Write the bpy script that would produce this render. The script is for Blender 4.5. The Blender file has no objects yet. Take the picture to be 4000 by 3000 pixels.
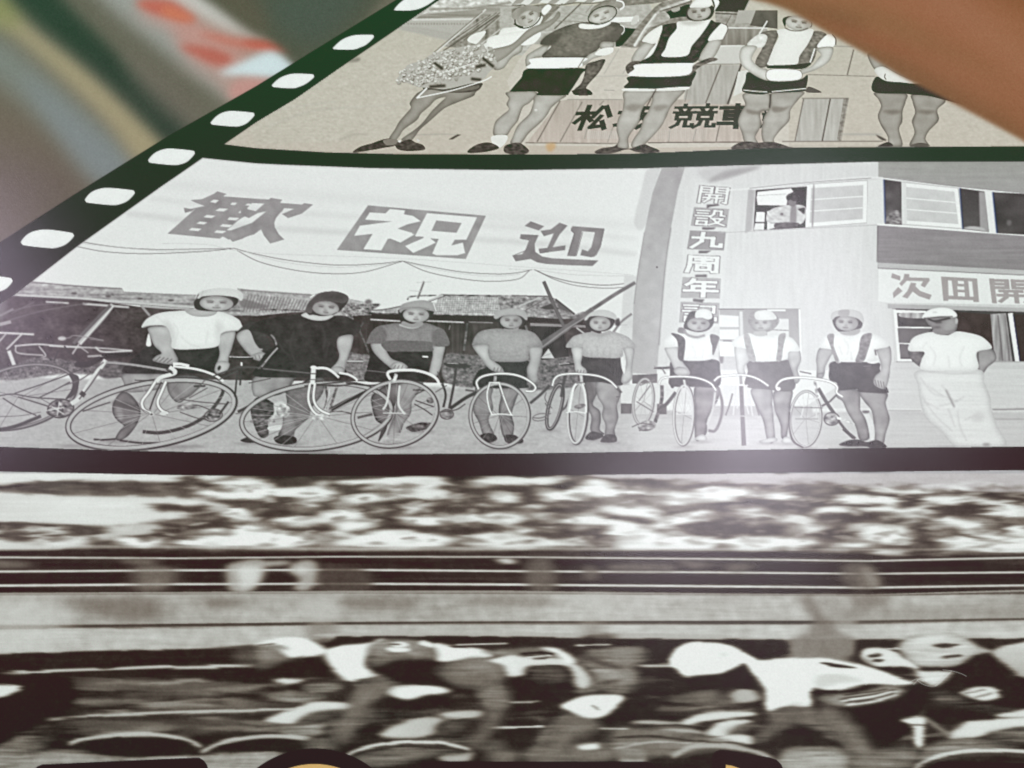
import bpy, math, os
import numpy as np

# ------------------------------------------------------------------ camera, world, lamps, exposure
sc = bpy.context.scene
K = 0.5 / 4000.0                      # metres of paper per unit of the artwork grid
CAM_D = 0.80
cam_d = bpy.data.cameras.new("camera")
cam = bpy.data.objects.new("camera", cam_d)
sc.collection.objects.link(cam)
cam.location = (0.0, -CAM_D, 0.0)
cam.rotation_euler = (math.radians(90), 0, 0)
cam_d.sensor_width = 36.0
cam_d.lens = 36.0 * CAM_D / 0.5
cam_d.clip_start = 0.01
cam_d.clip_end = 50.0
sc.camera = cam

world = bpy.data.worlds.new("World")
sc.world = world
world.use_nodes = True
wn = world.node_tree
for n in list(wn.nodes):
    wn.nodes.remove(n)
w_out = wn.nodes.new("ShaderNodeOutputWorld")
w_bg = wn.nodes.new("ShaderNodeBackground")
w_tc = wn.nodes.new("ShaderNodeTexCoord")
w_sep = wn.nodes.new("ShaderNodeSeparateXYZ")
w_map = wn.nodes.new("ShaderNodeMapRange")
w_ramp = wn.nodes.new("ShaderNodeValToRGB")
wn.links.new(w_tc.outputs["Generated"], w_sep.inputs[0])
wn.links.new(w_sep.outputs["Z"], w_map.inputs["Value"])
w_map.inputs["From Min"].default_value = -1.0
w_map.inputs["From Max"].default_value = 1.0
wn.links.new(w_map.outputs[0], w_ramp.inputs[0])
cr = w_ramp.color_ramp                # made-up surroundings shaped to tint the gloss: maroon low, green above, dim blue ends
cr.elements[0].position = 0.0; cr.elements[0].color = (0.22, 0.22, 0.36, 1)
cr.elements[1].position = 1.0; cr.elements[1].color = (0.22, 0.22, 0.40, 1)
for p_, c_ in ((0.30, (0.30, 0.26, 0.36)), (0.40, (0.62, 0.26, 0.22)), (0.475, (0.95, 0.10, 0.24)), (0.525, (0.50, 0.24, 0.34)),
               (0.565, (0.30, 1.1, 0.36)), (0.63, (0.18, 1.5, 0.36)), (0.72, (0.30, 0.50, 0.36))):
    e = cr.elements.new(p_); e.color = c_ + (1,)
wn.links.new(w_ramp.outputs[0], w_bg.inputs[0])
w_bg.inputs[1].default_value = 1.0
wn.links.new(w_bg.outputs[0], w_out.inputs[0])

def area(name, loc, size, power, col, sy=None, aim=(0, 0, 0)):
    d = bpy.data.lights.new(name, 'AREA')
    d.shape = 'RECTANGLE'; d.size = size; d.size_y = sy or size
    d.energy = power; d.color = col
    o = bpy.data.objects.new(name, d)
    sc.collection.objects.link(o)
    o.location = loc
    v = [aim[i] - loc[i] for i in range(3)]
    from mathutils import Vector
    o.rotation_euler = Vector(v).to_track_quat('-Z', 'Y').to_euler()
    return o
area("overhead_fill", (0.3, -1.6, 2.6), 1.6, 82, (0.985, 0.905, 1.04))  # unseen light added to give the sheet its diffuse brightness
area("window_light", (0.2895, -1.25, -0.012), 0.13, 3.0, (0.90, 0.85, 1.0), sy=0.36)
area("side_lamp", (-0.70, -1.25, 0.080), 0.10, 1.1, (0.90, 0.76, 1.0), sy=0.20)

sc.view_settings.view_transform = 'Standard'
sc.view_settings.look = 'None'
sc.view_settings.exposure = 0.0
sc.view_settings.gamma = 1.0
sc.view_settings.use_curve_mapping = False
sc.cycles.use_denoising = True
sc.cycles.max_bounces = 4
# ------------------------------------------------------------------ a small drawing engine for the print
# The print is drawn in code as ink tones on a fine grid that lies on the sheet of paper; every
# figure, bicycle, sign and frame of the print becomes a mesh of its own cut from that grid.
STEP = 3.0
MX, MY = 150.0, 120.0
W = int((4000 + 2 * MX) / STEP) + 1
H = int((3000 + 2 * MY) / STEP) + 1
C = np.zeros((H, W, 3), np.float32)
LAB = np.zeros((H, W), np.int32)
rng = np.random.default_rng(7)
REG = {}
cur = 0
VX = VY = 0.0
VK = 1.0

def view(x0, y0, k=1000 / 2212.0):
    global VX, VY, VK
    VX, VY, VK = x0, y0, k

def reg(name, parent=None, label=None, group=None):
    """start a new piece of the print; later shapes belong to it"""
    global cur
    cur = len(REG) + 1
    REG[cur] = dict(name=name, parent=parent, label=label, group=group)
    return cur

def use(i):
    global cur
    cur = i

def P(s):
    if isinstance(s, str):
        a = np.array(s.replace(',', ' ').split(), float).reshape(-1, 2)
    else:
        a = np.asarray(s, float).reshape(-1, 2)
    return a

def cv(a):
    a = a * VK
    return np.stack([(a[:, 0] + VX + MX) / STEP, (a[:, 1] + VY + MY) / STEP], 1)

def spline(a, closed=True, n=6):
    if len(a) < 3:
        return a
    if closed:
        p0 = np.roll(a, 1, 0); p1 = a; p2 = np.roll(a, -1, 0); p3 = np.roll(a, -2, 0)
    else:
        e = np.vstack([2 * a[0] - a[1], a, 2 * a[-1] - a[-2]])
        p0 = e[:-3]; p1 = e[1:-2]; p2 = e[2:-1]; p3 = e[3:]
    t = np.arange(n)[None, :, None] / n
    p0, p1, p2, p3 = [q[:, None, :] for q in (p0, p1, p2, p3)]
    r = 0.5 * (2 * p1 + (p2 - p0) * t + (2 * p0 - 5 * p1 + 4 * p2 - p3) * t * t + (3 * p1 - p0 - 3 * p2 + p3) * t ** 3)
    r = r.reshape(-1, 2)
    if not closed:
        r = np.vstack([r, a[-1:]])
    return r

def raster(loops, x0, y0, w, h):
    SS = 4
    acc = np.zeros((h, w + 3), np.float32)
    for p in loops:
        q = np.roll(p, -1, 0)
        a = np.stack([p[:, 0] - x0, (p[:, 1] - y0) * SS - 0.5], 1)
        b = np.stack([q[:, 0] - x0, (q[:, 1] - y0) * SS - 0.5], 1)
        up = a[:, 1] > b[:, 1]
        sg = np.where(up, -1.0, 1.0)
        lo = np.where(up[:, None], b, a); hi = np.where(up[:, None], a, b)
        i0 = np.ceil(lo[:, 1]).astype(int); i1 = np.ceil(hi[:, 1]).astype(int)
        i0 = np.clip(i0, 0, h * SS); i1 = np.clip(i1, 0, h * SS)
        n = i1 - i0
        k = np.repeat(np.arange(len(n)), n)
        if len(k) == 0:
            continue
        st = np.cumsum(n) - n
        row = np.arange(len(k)) - st[k] + i0[k]
        dy = hi[k, 1] - lo[k, 1]
        x = lo[k, 0] + (hi[k, 0] - lo[k, 0]) * (row - lo[k, 1]) / np.where(dy == 0, 1, dy)
        x = np.clip(x, 0, w + 1)
        xi = np.floor(x).astype(int); f = x - xi
        np.add.at(acc, (row // SS, xi), (sg[k] * (1 - f) / SS).astype(np.float32))
        np.add.at(acc, (row // SS, xi + 1), (sg[k] * f / SS).astype(np.float32))
    return np.clip(np.abs(np.cumsum(acc, 1)[:, :w]), 0, 1)

def blur1(a, s, ax):
    if s < 0.25:
        return a
    if s < 2.5:
        r = int(math.ceil(s * 3)); k = np.exp(-0.5 * (np.arange(-r, r + 1) / s) ** 2); k /= k.sum()
        pad = [(0, 0)] * a.ndim; pad[ax] = (r, r)
        b = np.pad(a, pad, mode='edge'); o = np.zeros_like(a)
        n = a.shape[ax]
        for i, kk in enumerate(k):
            sl = [slice(None)] * a.ndim; sl[ax] = slice(i, i + n)
            o += kk * b[tuple(sl)]
        return o
    for _ in range(3):
        wd = max(1, int(round(math.sqrt(4 * s * s + 1))) | 1); r = wd // 2
        pad = [(0, 0)] * a.ndim; pad[ax] = (r + 1, r)
        c = np.cumsum(np.pad(a, pad, mode='edge').astype(np.float64), ax)
        n = a.shape[ax]
        s1 = [slice(None)] * a.ndim; s0 = list(s1)
        s1[ax] = slice(wd, wd + n); s0[ax] = slice(0, n)
        a = ((c[tuple(s1)] - c[tuple(s0)]) / wd).astype(np.float32)
    return a

def blur(a, sx, sy=None):
    return blur1(blur1(a, sx, 1), sx if sy is None else sy, 0)

def noise(sx, sy, seed):
    r = np.random.default_rng(seed)
    n = blur(r.standard_normal((H, W)).astype(np.float32), sx, sy)
    return (n - n.mean()) / n.std()
TEX = dict(R=noise(200, 0.8, 12), g=noise(0.7, 0.7, 1), m=noise(3, 3, 2), h=noise(14, 0.9, 3), H=noise(45, 1.6, 4), b=noise(9, 5, 5),
           v=noise(1.2, 9, 6), s=noise(1.6, 1.0, 8), L=noise(60, 40, 9), c=noise(9, 2.4, 10))

def mono(t):
    k = (1 - t) ** 2
    return np.array([t * 0.99 + .012 * k, t * 1.0 - .012 * k, t * 0.995 - .016 * k], np.float32)

def put(loops, tone, bl=0, al=1.0, rim=None, tex=None, gv=None, gh=None, lab=True):
    allp = np.vstack(loops)
    bx, by = (bl if isinstance(bl, tuple) else (bl, bl))
    bx /= STEP; by /= STEP
    pad = 2 + (3 * max(bx, by))
    x0 = int(max(0, math.floor(allp[:, 0].min() - 2 - 3 * bx))); x1 = int(min(W, math.ceil(allp[:, 0].max() + 3 + 3 * bx)))
    y0 = int(max(0, math.floor(allp[:, 1].min() - 2 - 3 * by))); y1 = int(min(H, math.ceil(allp[:, 1].max() + 3 + 3 * by)))
    if x1 <= x0 or y1 <= y0:
        return
    c = raster(loops, x0, y0, x1 - x0, y1 - y0)
    hard = c
    if bx or by:
        c = blur(c, bx, by)
    t = mono(tone) if np.isscalar(tone) else np.array(tone, np.float32)
    col = np.broadcast_to(t, c.shape + (3,)).copy()
    if gv is not None:
        g = np.linspace(0, 1, c.shape[0])[:, None, None].astype(np.float32)
        col = col * (1 - g) + (mono(gv) if np.isscalar(gv) else np.array(gv, np.float32)) * g
    if gh is not None:
        g = np.linspace(0, 1, c.shape[1])[None, :, None].astype(np.float32)
        col = col * (1 - g) + (mono(gh) if np.isscalar(gh) else np.array(gh, np.float32)) * g
    if rim:
        inn = blur(hard, rim[1] / STEP)
        e_ = np.clip((1 - inn) * 2, 0, 1)[..., None]
        col = col - rim[0] * e_
    if tex:
        for i in range(0, len(tex), 2):
            col = col + (tex[i + 1] * TEX[tex[i]][y0:y1, x0:x1])[..., None]
    a = (c * al)[..., None]
    C[y0:y1, x0:x1] = C[y0:y1, x0:x1] * (1 - a) + np.clip(col, 0, 1) * a
    if lab and cur:
        m = c > 0.5
        LAB[y0:y1, x0:x1][m] = cur

def poly(s, tone, sm=1, **k):
    a = cv(P(s))
    put([spline(a) if sm else a], tone, **k)

def polys(ss, tone, sm=0, **k):
    put([spline(cv(P(s))) if sm else cv(P(s)) for s in ss], tone, **k)

def ribbon(a, w0, w1=None, closed=False):
    """w in artwork view units"""
    w1 = w0 if w1 is None else w1
    if closed:
        d = np.roll(a, -1, 0) - np.roll(a, 1, 0)
    else:
        d = np.gradient(a, axis=0) if len(a) > 1 else a * 0 + 1
    l = np.hypot(d[:, 0], d[:, 1]); l[l == 0] = 1
    n = np.stack([-d[:, 1], d[:, 0]], 1) / l[:, None]
    w = np.linspace(w0, w1, len(a))[:, None] * VK / STEP / 2
    if closed:
        return [a + n * w, (a - n * w)[::-1]]
    return [np.vstack([a + n * w, (a - n * w)[::-1]])]

def line(s, w, tone, w1=None, sm=1, closed=False, **k):
    a = cv(P(s))
    if sm and len(a) > 2:
        a = spline(a, closed)
    elif len(a) > 2 and not closed:
        for i in range(len(a) - 1):
            put(ribbon(a[i:i + 2], w, w1), tone, **k)
        return
    put(ribbon(a, w, w1, closed), tone, **k)

def ell(cx, cy, rx, ry, rot=0, n=28):
    t = np.arange(n) / n * 2 * math.pi
    r = math.radians(rot)
    x = rx * np.cos(t); y = ry * np.sin(t)
    return np.stack([cx + x * math.cos(r) - y * math.sin(r), cy + x * math.sin(r) + y * math.cos(r)], 1)

def oval(cx, cy, rx, ry, tone, rot=0, **k):
    poly(ell(cx, cy, rx, ry, rot), tone, **k)

def wheel(cx, cy, rx, ry, rot=0, w=44, dark=0.28, light=0.74, spokes=18, st=0.72, sw=5, hub=14, side=1, thick=0.60):
    """tyre (dark edge), pale rim, thin spokes"""
    for i in range(spokes):
        t = 2 * math.pi * (i + 0.3) / spokes
        r = math.radians(rot)
        x = rx * .95 * math.cos(t); y = ry * .95 * math.sin(t)
        ex, ey = cx + x * math.cos(r) - y * math.sin(r), cy + x * math.sin(r) + y * math.cos(r)
        line([(cx + (ex - cx) * .05, cy), (ex, ey)], sw, st if i % 3 else st - .3, al=0.75, lab=False)
    line(ell(cx, cy, rx - w * .25, ry - w * .25, rot, 40), w * 1.02, dark, closed=True)
    line(ell(cx - side * w * .10, cy - w * .04, rx - w * .34, ry - w * .34, rot, 40), w * thick, light, closed=True, lab=False)
    if hub:
        oval(cx, cy, hub, hub * .8, 0.8)
        oval(cx, cy, hub * .5, hub * .4, 0.35)

def face(cx, cy, w, h, rot=0, skin=0.70, dk=0.36, look=0):
    """brows, eyes, nose and mouth inside an oval w x h; small differences from face to face"""
    global fseed
    fseed += 1
    rf_ = np.random.default_rng(100 + fseed)
    j = rf_.uniform(-1, 1, 12)
    r = math.radians(rot)
    def T(x, y):
        x *= w / 2; y *= h / 2
        return (cx + x * math.cos(r) - y * math.sin(r), cy + x * math.sin(r) + y * math.cos(r))
    look += j[0] * .05
    skin -= .035; dk -= .02
    oval(cx, cy, w / 2, h / 2, skin + .05, rot, rim=(0.12, 8), tex=('m', .012))
    sd = 1 if j[1] > -.2 else -1
    poly([T(sd * .55, -.6), T(sd * .95, -.2), T(sd * .85, .4), T(sd * .45, .8), T(sd * .5, .2)], skin - .12, bl=7, al=.6)
    oval(*T(-sd * .35, .25), w * .17, h * .17, skin + .13, rot, bl=8, al=.6)
    oval(*T(look, -.55), w * .22, h * .12, skin + .11, rot, bl=7, al=.5)
    poly([T(-.95, -.35), T(-.75, -.75), T(0, -1.0), T(.75, -.75), T(.95, -.35), T(.6, -.58), T(0, -.72), T(-.6, -.58)], skin - .16, bl=5, al=.8)
    e_ = .03 * j[9]
    for sx in (-1, 1):
        x = sx * (.40 + .02 * j[2]) + look
        sk_ = .06 * sx * sd
        oval(*T(x, -.16 + e_), w * .135, h * .11, skin - .10 - sk_ * .5, rot, bl=5, al=.65)
        line([T(x - .23, -.27 + e_ + .04 * sx), T(x, -.33 + e_), T(x + .23, -.27 + e_ - .04 * sx)], h * .055, dk + .06 + sk_, bl=2.0, al=.85)
        line([T(x - .17, -.10 + e_), T(x + .02 * sx, -.12 + e_), T(x + .17, -.09 + e_)], h * .06, dk - .02, bl=1.6, al=.9)
    poly([T(look - .02, -.2), T(look + sd * .15, .28), T(look + sd * .02, .32), T(look - sd * .05, .0)], skin - .14, bl=4, al=.8)
    oval(*T(look, .1), w * .035, h * .13, skin + .10, rot, bl=3, al=.6)
    line([T(look - .12, .30), T(look + .12, .31)], h * .05, dk + .12, bl=2.4, al=.7)
    mw = .21 + .05 * j[6]
    line([T(look - mw, .55 + .03 * j[7]), T(look, .57), T(look + mw, .55 - .03 * j[8])], h * .055, dk + .02, bl=1.8, al=.9)
    line([T(look - .13, .70), T(look + .13, .70)], h * .06, skin - .13, bl=3, al=.6)
fseed = 0
# ------------------------------------------------------------------ lettering made of brush strokes
def hv(*q):
    return list(q)
GLYPH = {
 'matsu': ["2 32 50 30", "27 2 25 98", "25 36 2 70", "28 38 48 62", "66 6 50 46", "76 4 98 44", "72 44 54 90 92 84", "82 66 98 96"],
 'saka': ["2 30 36 30", "18 6 18 80", "2 84 38 74", "48 12 98 12", "52 12 50 60 40 96", "56 38 90 38 74 74 52 96", "60 50 76 78 98 96"],
 'kei': ["24 2 24 12", "3 14 46 14", "14 20 18 30", "36 20 32 30", "2 34 48 34", "10 44 40 44 40 62 10 62 10 44", "18 64 14 84 2 96", "32 64 32 92 48 92 48 82",
         "76 2 76 12", "54 14 97 14", "65 20 69 30", "87 20 83 30", "52 34 98 34", "60 44 90 44 90 62 60 62 60 44", "68 64 64 84 52 96", "82 64 82 92 98 92 98 82"],
 'kuruma': ["4 14 96 14", "18 30 82 30 82 62 18 62 18 30", "18 46 82 46", "2 80 98 80", "50 2 50 98"],
 'kai': ["6 4 6 98", "6 6 42 6 42 36 6 36", "6 21 42 21", "94 4 94 98 84 94", "94 6 58 6 58 36 94 36", "58 21 94 21",
         "24 50 76 50", "18 68 82 68", "38 50 36 76 22 94", "62 50 62 96"],
 'setsu': ["4 10 44 10", "8 26 40 26", "2 42 46 42", "10 58 40 58", "10 74 40 74 40 96 10 96 10 74", "62 6 60 30 50 46", "62 8 84 8 84 36 96 38",
           "54 56 90 56 76 80 50 96", "62 62 76 84 98 96"],
 'kyuu': ["6 34 70 34 70 84 96 86 96 70", "36 4 34 56 6 96"],
 'shuu': ["8 6 8 60 2 98", "8 8 92 8 92 94 80 96", "26 24 76 24", "50 12 50 42", "22 42 80 42", "32 58 70 58 70 84 32 84 32 58"],
 'nen': ["26 2 20 20 6 34", "22 16 92 16", "26 40 88 40", "26 40 26 64", "2 66 98 66", "58 16 58 98"],
 'ki': ["4 10 44 10", "8 26 40 26", "2 42 46 42", "10 58 40 58", "10 74 40 74 40 96 10 96 10 74", "54 14 92 14 92 50", "54 46 92 46", "56 46 56 92 98 92 98 76"],
}

def glyph(name, quad, tone, w=11, lab=True, **k):
    q = P(quad)
    loops = []
    def M(u):
        u = u / 100.0
        s, t = u[:, :1], u[:, 1:]
        return q[0] * (1 - s) * (1 - t) + q[1] * s * (1 - t) + q[2] * s * t + q[3] * (1 - s) * t
    for s in GLYPH[name]:
        a = P(s)
        for i in range(len(a) - 1):
            p0, p1 = a[i], a[i + 1]
            d = p1 - p0; L = np.hypot(*d); d = d / L
            n = np.array([-d[1], d[0]]) * w / 2
            e = d * w * 0.42
            lp = np.array([p0 - e + n, p1 + e + n, p1 + e - n, p0 - e - n])
            lp = cv(M(lp))
            ar = np.sum(lp[:, 0] * np.roll(lp[:, 1], -1) - np.roll(lp[:, 0], -1) * lp[:, 1])
            loops.append(lp if ar > 0 else lp[::-1])
    put(loops, tone, lab=lab, **k)

A0, A1, A2, A3 = (0, 0), (1000, 0), (2000, 0), (3000, 0)
KR = 1600 / 2212.0

# ------------------------------------------------------------------ 1. colour photograph, blurred, upper left
bgp = reg('blurred_photo_print', None, 'colour photograph of streaming olive, yellow and red bands, upper left corner')
view(0, 0, 1)
poly("-200 -200 1900 -200 1900 400 900 1500 -200 1500", (.44, .405, .35), sm=0)
view(*A0)
o = dict(lab=False)
poly("-700 -500 900 -500 2600 900 1500 1400 1300 1240", (.425, .405, .35), bl=20, **o)
poly("-500 900 0 700 900 1500 700 1900 -500 2200", (.43, .385, .32), bl=45, **o)
poly("-500 1500 300 1400 800 1700 -100 2300 -600 2300", (.42, .375, .335), bl=60, **o)
poly("-400 200 0 330 300 560 1050 1230 1200 1500 900 1620 500 1150 0 720 -400 500", (.49, .515, .49), bl=45, **o)
poly("200 640 760 1080 1120 1430 900 1600 500 1150", (.50, .53, .535), bl=30, **o)
poly("-300 -200 -100 -100 320 270 780 620 1180 1000 1440 1240 1220 1420 930 1060 500 640 160 340 -200 60", (.655, .60, .46), bl=26, al=.95, **o)
poly("-300 -300 60 -100 230 100 100 240 -300 100", (.53, .545, .33), bl=35, al=.8, **o)
poly("40 -200 420 -200 700 100 1130 560 1620 1050 1500 1260 1400 1200 1120 900 700 520 330 210 60 -60", (.19, .245, .205), bl=24, **o)
poly("500 -100 900 -100 1250 280 1700 760 1650 1000 1100 500 700 130", (.41, .385, .335), bl=28, al=.9, **o)
poly("1100 420 1500 760 1750 1100 1500 1060 1150 700", (.455, .415, .375), bl=30, al=.6, **o)
poly("760 -200 1250 -200 1550 100 1700 400 2150 760 2100 900 1980 860 1560 560 1180 260 900 20", (.60, .60, .58), bl=28, **o)
poly("1180 120 1500 260 1750 560 2212 760 2350 700 2250 600 1900 300 1500 100", (.74, .58, .55), bl=30, **o)
poly("1480 560 1850 640 2250 640 2400 760 2050 900 1850 700", (.72, .57, .53), bl=24, al=.9, **o)
poly("1350 -150 1700 -150 2000 80 2300 330 2330 420 2000 320 1700 160 1500 60", (.76, .745, .725), bl=18, **o)
poly("1200 20 1500 -10 1750 180 2050 300 2400 350 2500 470 2200 520 1950 600 1700 540 1540 380 1500 230 1300 140", (.77, .55, .51), bl=26, al=.75, **o)
poly("1180 30 1300 0 1480 20 1620 110 1700 180 1600 190 1450 150 1300 110", (.78, .38, .32), bl=14, **o)
poly("1450 60 1620 130 1680 175 1560 180 1400 120", (.84, .46, .33), bl=12, al=.9, **o)
poly("1560 400 1750 405 1900 440 2010 500 1960 560 1860 560 1740 510", (.75, .37, .32), bl=14, **o)
poly("1720 290 1880 305 2050 340 2400 350 2440 420 2200 430 1950 385", (.79, .43, .37), bl=14, **o)
poly("2100 370 2300 360 2560 400 2500 450 2250 420", (.79, .35, .29), bl=11, **o)
poly("1900 640 2050 560 2300 450 2450 480 2560 600 2400 680 2100 660", (.80, .86, .88), bl=14, **o)
poly("2050 700 2350 700 2300 800 2000 860", (.78, .55, .52), bl=14, al=.9, **o)
poly("1560 -300 3400 -300 2700 600 2560 560 2420 420 2300 330 1980 120", (.33, .325, .275), bl=16, **o)
poly("2300 0 3200 -200 2850 330 2560 350", (.30, .33, .30), bl=35, al=.8, **o)
poly("1650 -200 2000 -200 2300 140 2260 330 1950 110", (.38, .33, .275), bl=26, al=.7, **o)

ul = LAB == bgp
gg = C.mean(2, keepdims=True)
C[ul] = (C * .84 + gg * .16)[ul]
# ------------------------------------------------------------------ 2. racing photograph, streaked, bottom half
race = reg('racing_photo_print', None, 'black and white photograph of cyclists racing past a crowd, blurred sideways')
view(0, 0, 1)
poly("-200 1780 4200 1780 4200 3200 -200 3200", .30, sm=0, tex=('H', .05))
crowd = reg('crowd', race, 'streaked crowd of spectators behind the railings')
poly("-200 1780 4200 1780 4200 2190 2200 2180 -200 2190", .26, sm=0, tex=('H', .05, 'c', .05))
view(0, 1800, KR)
S = dict(lab=False)
def blobs(s, tone, bl=(16, 3.5), **k):
    for q in s.split('|'):
        poly(q, tone, bl=bl, lab=False, **k)
# left light mass
blobs("-200 55 1150 70 1150 100 900 110 500 105 200 110 -200 130", .82)
blobs("-200 170 300 180 900 190 1180 215 1230 245 1050 290 800 335 500 345 200 330 -200 330", .80, tex=('L', .03))
blobs("300 350 800 340 830 380 600 430 520 400 330 390 250 400 200 370", .72)
blobs("-200 340 130 350 300 385 330 430 500 400 510 440 380 470 100 480 -200 470", .80)
blobs("-200 160 300 170 700 180 1000 182 1000 165 850 120 780 110 720 150 600 120 520 120 480 160 280 120 180 120 120 150 -200 150", .40, al=.95)
blobs("140 120 260 115 330 165 180 170|500 125 580 115 640 160 520 165|690 130 780 110 830 165 700 165|960 90 1080 85 1060 130 1000 180 960 160|-200 325 100 330 130 350 60 380 -200 345|320 350 480 345 560 355 520 400 350 395|0 380 200 385 240 420 120 430 -60 410", .27, bl=(14, 4))
blobs("860 235 1150 235 1060 275 850 265|930 340 1060 285 1160 290 1250 350 1300 365 1150 370 1020 375 940 430 900 440 800 410 850 370|530 440 660 420 760 470 620 480 540 460|1190 205 1500 195 1640 205 1620 235 1500 240 1250 225", .24, bl=(14, 4))
blobs("0 480 350 485 420 500 380 520 200 510 -200 530 -200 490", .24, bl=(22, 3))
blobs("660 420 880 415 900 435 800 470 700 455|1080 160 1280 165 1420 180 1380 200 1150 195|1180 265 1260 250 1370 265 1400 300 1300 325 1200 300|1060 370 1200 365 1220 385 1100 395|1010 420 1200 395 1260 400 1280 340 1400 345 1460 370 1640 375 1700 420 1690 455 1400 465 1100 460 980 450", .90)
blobs("1130 110 1420 95 1500 140 1740 130 1820 165 1830 210 1740 250 1650 240 1640 195 1500 190 1380 190 1250 150|1480 295 1580 290 1700 320 1640 335 1500 330|1740 280 1880 260 1990 290 2000 330 2050 350 1920 380 1800 375 1700 335|1880 190 2030 175 2100 215 2000 235 1890 225|1840 100 2300 90 2300 120 1900 125|2100 210 2400 200 2380 150 2150 170", .86)
blobs("1740 390 1900 380 2000 390 2212 375 2300 430 2250 460 1900 460 1700 440|1940 490 2212 470 2300 500 2200 530 2030 530", .84)
blobs("1350 250 1480 260 1600 285 1480 310 1450 330 1350 280|1640 345 1780 340 1800 365 1680 390|1990 270 2200 225 2260 240 2180 320 2050 330|1880 395 2000 350 2200 345 2180 370 1980 400|1850 180 1820 230 1760 260 1720 240 1780 200|1440 100 1600 95 1560 125 1480 120", .24, bl=(12, 4))
view(1200, 1800, KR)
blobs("400 95 700 92 760 150 720 190 600 200 430 185 450 140|470 210 560 230 700 225 620 260 560 290 500 260|880 100 1000 85 1280 90 1420 85 1340 120 1180 130 1000 130|900 180 1040 165 1150 185 1170 215 1050 220|860 245 960 230 1010 255 900 265|1150 240 1290 235 1280 250 1180 255", .84)
blobs("250 235 480 215 510 300 470 325 350 290|720 130 860 150 1000 200 840 240 740 200 600 235 400 220 560 205 750 200|1040 130 1180 130 1260 180 1240 220 1190 225 1120 170|620 260 780 245 1010 250 900 275 700 280", .25, bl=(12, 4))
blobs("260 400 420 375 640 385 800 420 780 455 560 460 340 465 260 430|490 300 700 295 900 285 1120 280 1150 320 1060 345 900 330 700 350 560 350|880 400 1020 380 1180 395 1300 420 1480 410 1530 440 1300 465 980 465 860 435|1050 340 1200 350 1240 380 1120 385|750 490 900 485 910 505 780 510|290 490 430 480 620 490 560 520 400 535 310 525", .88)
blobs("560 365 760 355 900 335 1060 350 1000 385 830 400 700 395|1190 335 1400 350 1700 370 1820 400 1840 420 1640 455 1520 435 1500 400 1280 385|770 455 850 455 840 470 790 470", .24, bl=(16, 4))
blobs("1290 190 1450 140 1560 100 1700 130 2212 170 2300 210 2000 220 1850 180 1560 200 1440 215|1230 290 1500 280 1560 300 1700 330 1860 360 1700 350 1500 345 1250 325|1560 240 1700 230 1750 250 1600 260|1880 330 2050 270 2200 280 2100 340 1900 365", .90)
blobs("1380 250 1560 245 1600 230 1440 240 1400 260|1620 130 1800 100 2212 120 2212 160 1900 165 1700 150|1740 210 1950 200 2180 240 2212 250 1950 270 1640 300 1600 280|2030 340 2300 310 2350 380 2212 400 2050 385|1440 180 1500 172 1530 190 1480 200", .36, bl=(16, 4), al=.9)
blobs("1850 450 1950 400 2150 410 2300 440 2300 480 2000 480 1780 470|1790 520 1880 512 1900 530 1800 535", .92)
view(2400, 1800, KR)
blobs("-100 60 900 66 2300 50 2300 165 1900 158 1400 140 1000 128 500 115 60 95", (.68, .675, .69), bl=(6, 2))
blobs("440 150 640 135 760 180 900 165 1000 190 1140 215 900 215 700 190 500 180|980 160 1080 135 1220 145 1230 175 1100 185|1180 205 1300 180 1440 190 1540 195 1530 235 1350 230 1220 225|1380 145 1700 150 1750 165 1600 175 1420 165", .90)
blobs("1620 200 1720 185 1930 190 2100 215 2212 190 2300 230 2100 260 2050 235 1840 235 1680 230|1070 265 1180 245 1320 262 1240 280 1110 285|1360 260 1500 245 1680 240 1740 280 1680 310 1500 300 1440 320 1420 300 1560 280 1400 275|640 240 760 235 850 270 900 320 820 310 700 290|2010 290 2100 250 2300 260 2300 300 2100 305|-50 250 160 240 260 280 200 320 0 290", .87)
blobs("880 330 960 295 1060 290 1200 325 1160 360 1020 395 900 380|1280 350 1420 340 1580 350 1620 400 1580 450 1440 455 1330 400|1680 320 1800 300 1960 325 2050 370 2212 340 2300 400 2250 440 2000 420 1850 360 1750 335|1700 440 1850 405 2050 440 2300 440 2300 490 1960 490 1800 470", .88)
blobs("0 340 120 350 200 375 380 380 420 400 620 420 820 400 1050 430 1120 440 1000 465 700 490 300 480 0 470|1180 450 1340 445 1380 470 1250 470|1400 490 1500 480 1600 500 1560 525 1450 520|1680 530 1780 510 1860 545 1800 565 1720 555|1060 555 1140 545 1200 560 1120 580|1140 395 1240 388 1200 405", .90)
blobs("60 90 400 110 300 130 120 130|400 120 500 130 480 140 380 135|830 130 1180 140 1300 145 1370 165 1250 165 1230 185 1150 190 1000 215 950 160 860 150|850 225 1150 220 1190 240 1060 265 1100 290 1260 285 1400 290 1420 320 1250 330 1100 350 1060 300 900 290 860 260|1540 195 1620 180 1640 210 1600 250 1440 245 1540 230|1230 150 1380 145 1380 180 1240 175", .24, bl=(13, 4))
blobs("380 370 520 310 660 300 800 320 920 360 840 400 700 395 640 415 520 405|1100 375 1280 350 1330 400 1340 445 1200 430 1120 410|1700 230 1850 240 1960 215 2000 240 2010 290 1900 300 1780 290|1610 340 1680 345 1800 370 1880 360 1900 395 1780 400 1700 380 1620 375|1580 430 1640 415 1740 440 1700 480 1600 480|2060 350 2130 345 2150 395 2080 395|2100 170 2212 165 2300 190 2212 245 2130 215", .23, bl=(13, 4))
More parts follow.
